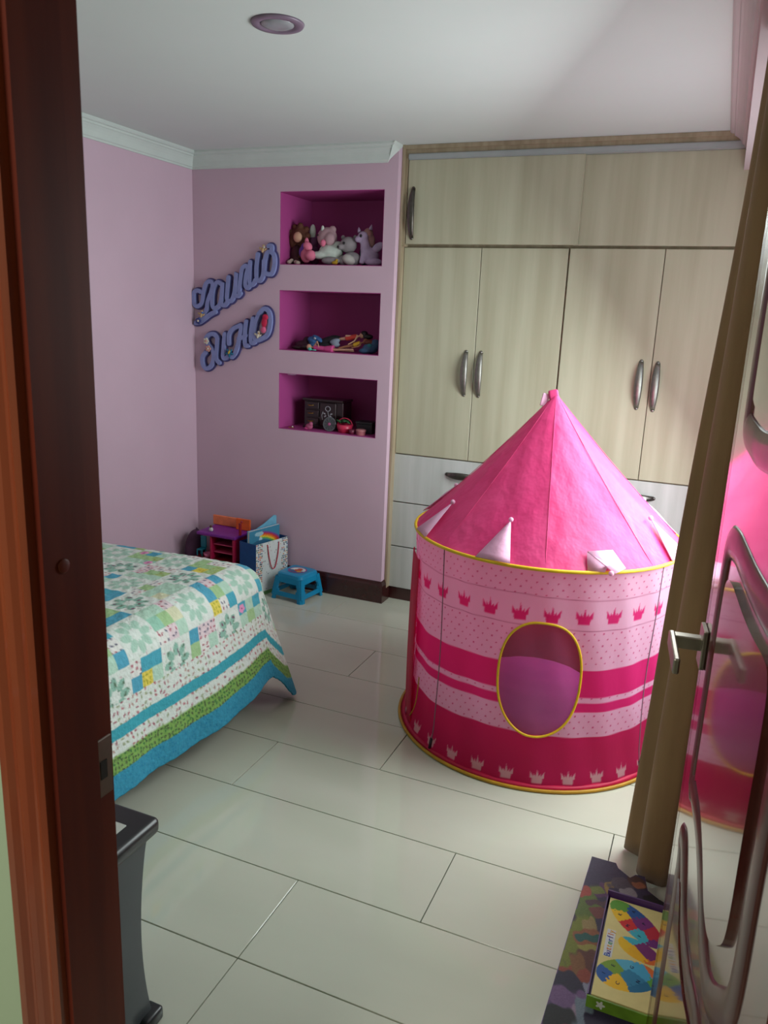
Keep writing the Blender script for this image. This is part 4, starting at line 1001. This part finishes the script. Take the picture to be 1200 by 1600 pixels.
mk('gusset', join(box(-bw, -.0005, -.0012, 0, 0, bh), box(-bw, -.0005, bd, bd+.001, 0, bh), box(-bw-.001, -bw, 0, bd, 0, bh), box(-bw, -.0005, 0, bd, 0, .002)), cm('royal_blue_card', (22, 84, 150), .4), bag, world=False)
mk('ribbon_handle', tube(smooth_path([(.003, .085, .285), (.006, .093, .22), (.008, .11, .155), (.008, .128, .14), (.008, .145, .155), (.006, .165, .22), (.003, .175, .285)], 5), .0028, 6), cm('red_ribbon', (196, 36, 60), .4), bag, world=False, smooth=True)
# contents of the bag
n1, n2 = 50, 36
gx, gz = np.meshgrid(np.linspace(0, .15, n1), np.linspace(0, .14, n2), indexing='ij')
cc = np.tile(np.array([52, 128, 160.]), (n1, n2, 1)); lay2(cc, (gz < .06+.02*np.sin(gx*30))*1., (36, 96, 130))
rr3 = np.hypot(gx-.045, gz+.0)
for k, c in enumerate([(120, 60, 140), (200, 50, 50), (226, 120, 40), (232, 200, 50), (90, 170, 80)]): lay2(cc, ((rr3 > .118-.008*k) & (rr3 < .126-.008*k))*(gx > .05)*1., c)
lay2(cc, (np.hypot((gx-.048)/1.6, gz-.115) < .013)*1., (150, 190, 205)); lay2(cc, (np.hypot(gx-.055, gz-.085) < .008)*1., (170, 200, 210))
bk = thing('picture_book', 'blue children\'s book with a rainbow cover standing in the gift bag', 'book', (-2.18, 3.50, .0), R_(-13))
grid('cover', np.stack([np.full_like(gx, -.0555), gx*1.58+.004, gz+.222], -1).reshape(-1, 3), n1, n2, M['print'], bk, cc.reshape(-1, 3), world=False, smooth=False)
mk('pages', box(-.068, -.056, .004, .241, .222, .362), M['white'], bk, world=False)
mk('back_cover', box(-.070, -.068, .002, .243, .220, .364), cm('sky_card', (60, 150, 190), .4), bk, world=False)
fo = thing('blue_folder', 'light blue card folder rising behind the rainbow book', 'folder', (-2.18, 3.50, 0), R_(-13))
mk('card', prism([(.07, .19), (.246, .19), (.250, .405), (.232, .412), (.15, .375), (.07, .35)], -.092, -.088, 'YZ'), cm('pale_blue_card', (110, 176, 204), .4), fo, world=False)

# doll house
dh_ = thing('doll_house', 'purple and red plastic doll house with orange walls in the far left corner', 'doll house', (-2.43, 3.6, 0))
X0, X1, Y0, Y1 = -2.61, -2.335, 3.52, 3.72
PUR = cm('purple_plastic', (130, 40, 150), .35); RED = cm('dark_red_plastic', (130, 20, 36), .4); MAG = cm('magenta_plastic', (170, 24, 70), .4); ORG = cm('orange_plastic', (236, 100, 36), .4); ORL = cm('coral_orange_plastic', (240, 130, 84), .4); TEA = cm('teal_plastic', (30, 140, 160), .4)
mk('base', bbox(X0+.0, X1, Y0, Y1, 0, .165, .006, 2), RED, dh_)
mk('roof_slab', bbox(X0+.03, X1+.01, Y0-.005, Y1, .300, .318, .005, 2), PUR, dh_)
mk('back_wall', box(X0, X1, Y1-.008, Y1, .165, .30), cm('dark_teal_plastic', (14, 78, 90), .5), dh_)
mk('side_wall', bbox(X0+.115, X0+.127, Y0, Y1-.009, .1655, .2995, .002, 1), MAG, dh_)
mk('side_wall', bbox(X1-.012, X1, Y0, Y1-.009, .1655, .2995, .002, 1), MAG, dh_)
for z in (.205, .250): mk('shelf', bbox(X0+.128, X1-.013, Y0+.02, Y1-.01, z, z+.006, .001, 1), cm('rose_plastic', (200, 70, 110), .4), dh_)
mk('roof_wall', bbox(X0+.02, X0+.19, Y1-.03, Y1-.018, .3185, .375, .003, 1), ORL, dh_)
mk('roof_wall', bbox(X0+.195, X1+.015, Y1-.06, Y1-.048, .3185, .385, .003, 1), ORG, dh_)
mk('post', tube([(X1+.008, Y0+.05, .318), (X1+.008, Y0+.05, .385)], .008, 10), cm('deep_red_plastic', (150, 24, 36), .4), dh_)
mk('post_knob', ell((X1+.018, Y0+.05, .395), .007), cm('deep_red_plastic', (150, 24, 36)), dh_, smooth=True)
t = thing('toy_chair', 'tiny teal chair standing in the left room of the doll house', 'toy chair', (X0+.05, Y0+.05, .165))
mk('backrest', bbox(X0+.010, X0+.050, Y0+.060, Y0+.068, .205, .275, .006, 3), TEA, t); mk('seat', bbox(X0+.010, X0+.050, Y0+.022, Y0+.062, .198, .205, .002, 1), TEA, t)
for a, b in ((.013, .025), (.046, .025), (.013, .06), (.046, .06)): mk('leg', bbox(X0+a-.003, X0+a+.003, Y0+b-.003, Y0+b+.003, .165, .198, .001, 1), TEA, t)
t = thing('toy_tub', 'little pink tub in front of the teal toy chair', 'toy tub', (X0+.08, Y0+.03, .165))
mk('tub_body', lathe([(.001, 0), (.015, 0), (.024, .026), (.021, .026), (.013, .004), (.001, .004)], 20, (X0+.082, Y0+.028, .165)), cm('pink_plastic', (226, 120, 160), .4), t, smooth=True)
t = thing('toy_cat', 'tiny white figure with a dark head standing on the purple roof slab', 'toy', (X0+.10, Y0+.03, .318))
blob('body', [ell((X0+.105, Y0+.03, .331), (.014, .010, .013))], M['white'], t, .003)
blob('head', [ell((X0+.105, Y0+.028, .348), (.008, .008, .008))], BRN, t, .003)
t = thing('net_bag', 'dark plum net bag leaning in the corner behind the doll house', 'bag', (-2.655, 3.62, 0))
blob('body', [ell((-2.668, 3.62, .15), (.055, .07, .14)), ell((-2.66, 3.62, .24), (.04, .05, .055))], cm('plum_net', (84, 50, 78), .8), t, .008)
mk('drawstring', tube([(-2.66, 3.62, .28), (-2.65, 3.615, .305), (-2.64, 3.62, .29)], .003, 6), cm('plum_net', (84, 50, 78)), t)

# ------------------------------------------------------------------ toy boxes at the lower right
bx_poly = [(-.168, 1.26), (-.168, 1.405), (-.151, 2.009), (-.085, 2.011), (-.077, 1.992), (-.043, 1.966), (-.030, 1.985), (-.006, 1.988), (.006, 1.935), (.036, 1.913), (.150, 1.86), (.150, 1.495), (.022, 1.495), (.022, 1.26)]
gb = thing('toy_box', 'flat toy box with a purple and green picture lid by the curtain', 'toy box', (-.06, 1.64, 0))
ZB = .080
mk('body', prism(bx_poly[::-1], 0, ZB-.001), M['purplecard'], gb)
# picture lid as a fine grid following the outline
n1, n2 = 150, 330
gx, gy = np.meshgrid(np.linspace(-.168, .150, n1), np.linspace(1.26, 2.011, n2), indexing='ij')
def inpoly(x, y, P):
    c = np.zeros(x.shape, bool); j = len(P)-1
    for i in range(len(P)):
        xi, yi = P[i]; xj, yj = P[j]
        if yi != yj:
            c ^= ((yi > y) != (yj > y)) & (x < (xj-xi)*(y-yi)/(yj-yi)+xi)
        j = i
    return c
rg = np.random.RandomState(8)
cc = np.tile(np.array([58, 44, 84.]), (n1, n2, 1))
wob = .012*np.sin(gx*60)*np.cos(gy*43)+.008*np.sin(gx*130+gy*90)
def sp2(x, y, rx, ry, c, soft=.15):
    d = np.hypot((gx+wob-x)/rx, (gy+wob*.6-y)/ry); lay2(cc, (1-d)/soft+.5, c)
for x, y, rx, ry, c in [(-.13, 1.80, .030, .085, (112, 140, 40)), (-.145, 1.66, .028, .10, (150, 160, 30)), (-.12, 1.74, .02, .03, (200, 170, 100)), (-.10, 1.885, .03, .03, (110, 50, 110)), (-.085, 1.90, .012, .03, (190, 150, 60)),
      (-.118, 1.875, .018, .012, (140, 150, 50)), (-.150, 1.855, .020, .022, (210, 80, 60)), (-.062, 1.93, .03, .022, (96, 80, 96)), (-.048, 1.895, .014, .022, (180, 170, 176)), (-.020, 1.955, .026, .026, (90, 50, 34)), (-.018, 1.945, .012, .014, (190, 110, 70)),
      (-.11, 1.70, .030, .028, (190, 110, 60)), (-.108, 1.70, .022, .014, (20, 110, 100)), (-.09, 1.665, .036, .012, (200, 190, 80)), (-.11, 1.62, .034, .036, (120, 60, 40)), (-.115, 1.575, .04, .020, (190, 80, 50)), (-.13, 1.60, .016, .04, (170, 110, 50)),
      (-.10, 1.795, .020, .020, (150, 70, 60)), (-.105, 1.83, .018, .012, (100, 60, 70)), (-.14, 1.545, .04, .026, (40, 36, 70)), (-.13, 1.49, .045, .040, (150, 110, 170)), (-.10, 1.46, .03, .03, (200, 170, 200)), (-.095, 1.53, .008, .03, (190, 190, 215)), (-.09, 1.47, .02, .05, (150, 170, 190)),
      (-.145, 1.43, .045, .035, (26, 34, 36)), (-.11, 1.40, .03, .03, (170, 60, 90)), (-.06, 1.41, .035, .040, (24, 22, 26)), (-.055, 1.39, .02, .02, (190, 130, 100)), (-.02, 1.43, .03, .03, (180, 110, 70)), (-.13, 1.33, .05, .05, (90, 50, 130)), (.00, 1.36, .03, .05, (60, 80, 120)), (.05, 1.90, .05, .03, (16, 16, 20))]:
    sp2(x, y, rx, ry, c)
fz = rg.rand(n1, n2, 1)*14-7; cc = np.clip(cc*.68+fz, 0, 255)  # whole print darkened, putting the curtain's shade into its colours
lid = grid('picture_lid', np.stack([gx, gy, np.full_like(gx, ZB)], -1).reshape(-1, 3), n1, n2, M['print'], gb, cc.reshape(-1, 3), mask=inpoly(gx, gy, bx_poly).ravel(), smooth=False)
lid['label'] = 'lid printed with purple, green and orange artwork'
ty = thing('tray_box', 'purple open box with a green printed front on top of the toy box', 'box', (.03, 1.65, ZB))
mk('tray', join(box(-.088, .140, 1.496, 1.838, ZB+.0005, ZB+.003), box(-.088, .140, 1.834, 1.838, ZB+.003, .122), box(-.088, -.085, 1.496, 1.834, ZB+.003, .112), box(.137, .140, 1.496, 1.834, ZB+.003, .112)), M['purplecard'], ty)
fr = mk('tray_front', box(-.088, .140, 1.492, 1.496, ZB+.0005, .110), M['greencard'], ty); fr['label'] = 'green front printed with a white flower'
mk('flower_print', prism([(-.058+.008*(1+.35*math.cos(5*a))*math.cos(a), .096+.008*(1+.35*math.cos(5*a))*math.sin(a)) for a in np.arange(0, 6.28, .2)], 1.4915, 1.4921, 'XZ'), M['white'], fr)
pz = thing('butterfly_puzzle', 'cream boxed jigsaw puzzle showing a colourful butterfly, lying in the tray', 'puzzle', (.03, 1.66, .083), 0)
PX0, PX1, PY0, PY1, PZ = -.080, .133, 1.502, 1.828, .108
mk('puzzle_box', box(PX0, PX1, PY0, PY1, ZB+.0035, PZ-.0006), M['cream'], pz)
n1, n2 = 150, 230
gx, gy = np.meshgrid(np.linspace(PX0, PX1, n1), np.linspace(PY0, PY1, n2), indexing='ij')
cc = np.tile(np.array([222, 208, 140.]), (n1, n2, 1))
def wing(cx, cy, rx, ry, ang): 
    u_ = (gx-cx)*math.cos(ang)+(gy-cy)*math.sin(ang); v_ = -(gx-cx)*math.sin(ang)+(gy-cy)*math.cos(ang)
    return np.hypot(u_/rx, v_/ry)
seeds = [(-.055, 1.805, (90, 150, 40)), (-.015, 1.800, (20, 80, 150)), (-.050, 1.775, (236, 190, 20)), (.005, 1.770, (120, 40, 120)), (-.030, 1.745, (210, 40, 40)), (.035, 1.745, (190, 40, 60)), (-.005, 1.720, (60, 180, 200)), (.05, 1.71, (110, 40, 120)),
         (-.035, 1.665, (236, 190, 20)), (.0, 1.660, (236, 180, 20)), (.02, 1.68, (120, 40, 110)), (.04, 1.63, (220, 110, 40)), (-.025, 1.625, (90, 180, 210)), (.015, 1.615, (70, 170, 210)), (-.045, 1.605, (120, 160, 50)), (.0, 1.585, (40, 130, 170)), (-.066, 1.570, (30, 90, 160)), (-.035, 1.555, (240, 190, 30)), (.02, 1.56, (20, 110, 150)), (.06, 1.59, (90, 160, 60))]
jig = .0035*np.sin(gx*420)*np.sin(gy*420)
D = np.stack([np.hypot(gx+jig-x, gy-jig-y) for x, y, c in seeds]); k = D.argmin(0); pc = np.array([c for *_, c in seeds], float)[k]
upw = wing(-.01, 1.762, .085, .038, -.75) < 1; low = wing(-.012, 1.588, .070, .046, .35) < 1; bod = wing(.005, 1.675, .052, .030, -.4) < 1
m_ = ((upw | low | bod)*1.)[..., None]; cc = cc*(1-m_)+pc*m_
lay2(cc, ((gx > -.072) & (gx < -.052) & (gy > 1.625) & (gy < 1.715))*1., (214, 216, 220))
pc_ = grid('puzzle_picture', np.stack([gx, gy, np.full_like(gx, PZ)], -1).reshape(-1, 3), n1, n2, M['print'], pz, cc.reshape(-1, 3), smooth=False)
pc_['label'] = 'butterfly picture made of coloured jigsaw pieces'
def text(s, size, m, parent, loc, rot, name='lettering', ext=.0003):
    cu = bpy.data.curves.new(name, 'FONT'); cu.body = s; cu.size = size; cu.extrude = ext; cu.align_x = 'CENTER'; cu.align_y = 'CENTER'
    tmp = bpy.data.objects.new('tmp', cu); C.objects.link(tmp)
    bpy.context.view_layer.update()
    me = bpy.data.meshes.new_from_object(tmp.evaluated_get(bpy.context.evaluated_depsgraph_get()))
    bpy.data.objects.remove(tmp); bpy.data.curves.remove(cu)
    from mathutils import Euler
    me.transform(Matrix.Translation(loc) @ Euler(rot).to_matrix().to_4x4())
    me.materials.clear(); me.materials.append(m)
    o = bpy.data.objects.new(name, me); C.objects.link(o); o.parent = parent; me.transform(ROOT[parent].inverted()); ROOT[o] = ROOT[parent].copy()
    return o
INK = cm('dark_ink', (30, 40, 80), .6)
wcol = [cm('ink_blue', (40, 90, 180)), cm('ink_violet', (90, 60, 160)), cm('ink_orange', (230, 130, 60)), cm('ink_yellow', (230, 170, 40)), cm('ink_green', (60, 150, 90))]
word = 'Butterfly'
for i, ch in enumerate(word):
    text(ch, .020, wcol[i % 5] if i else wcol[0], pz, (-.062, 1.630+i*.0098, PZ+.0006), (0, 0, R_(90)))
for ch, x, y in (('G', -.005, 1.616), ('N', .012, 1.580), ('C', -.030, 1.556), ('E', -.045, 1.603), ('I', -.062, 1.572), ('K', -.050, 1.776), ('M', -.028, 1.745), ('F', .002, 1.722), ('P', .008, 1.768), ('A', -.02, 1.800)):
    text(ch, .012, INK, pz, (x, y, PZ+.0006), (0, 0, R_(75)))
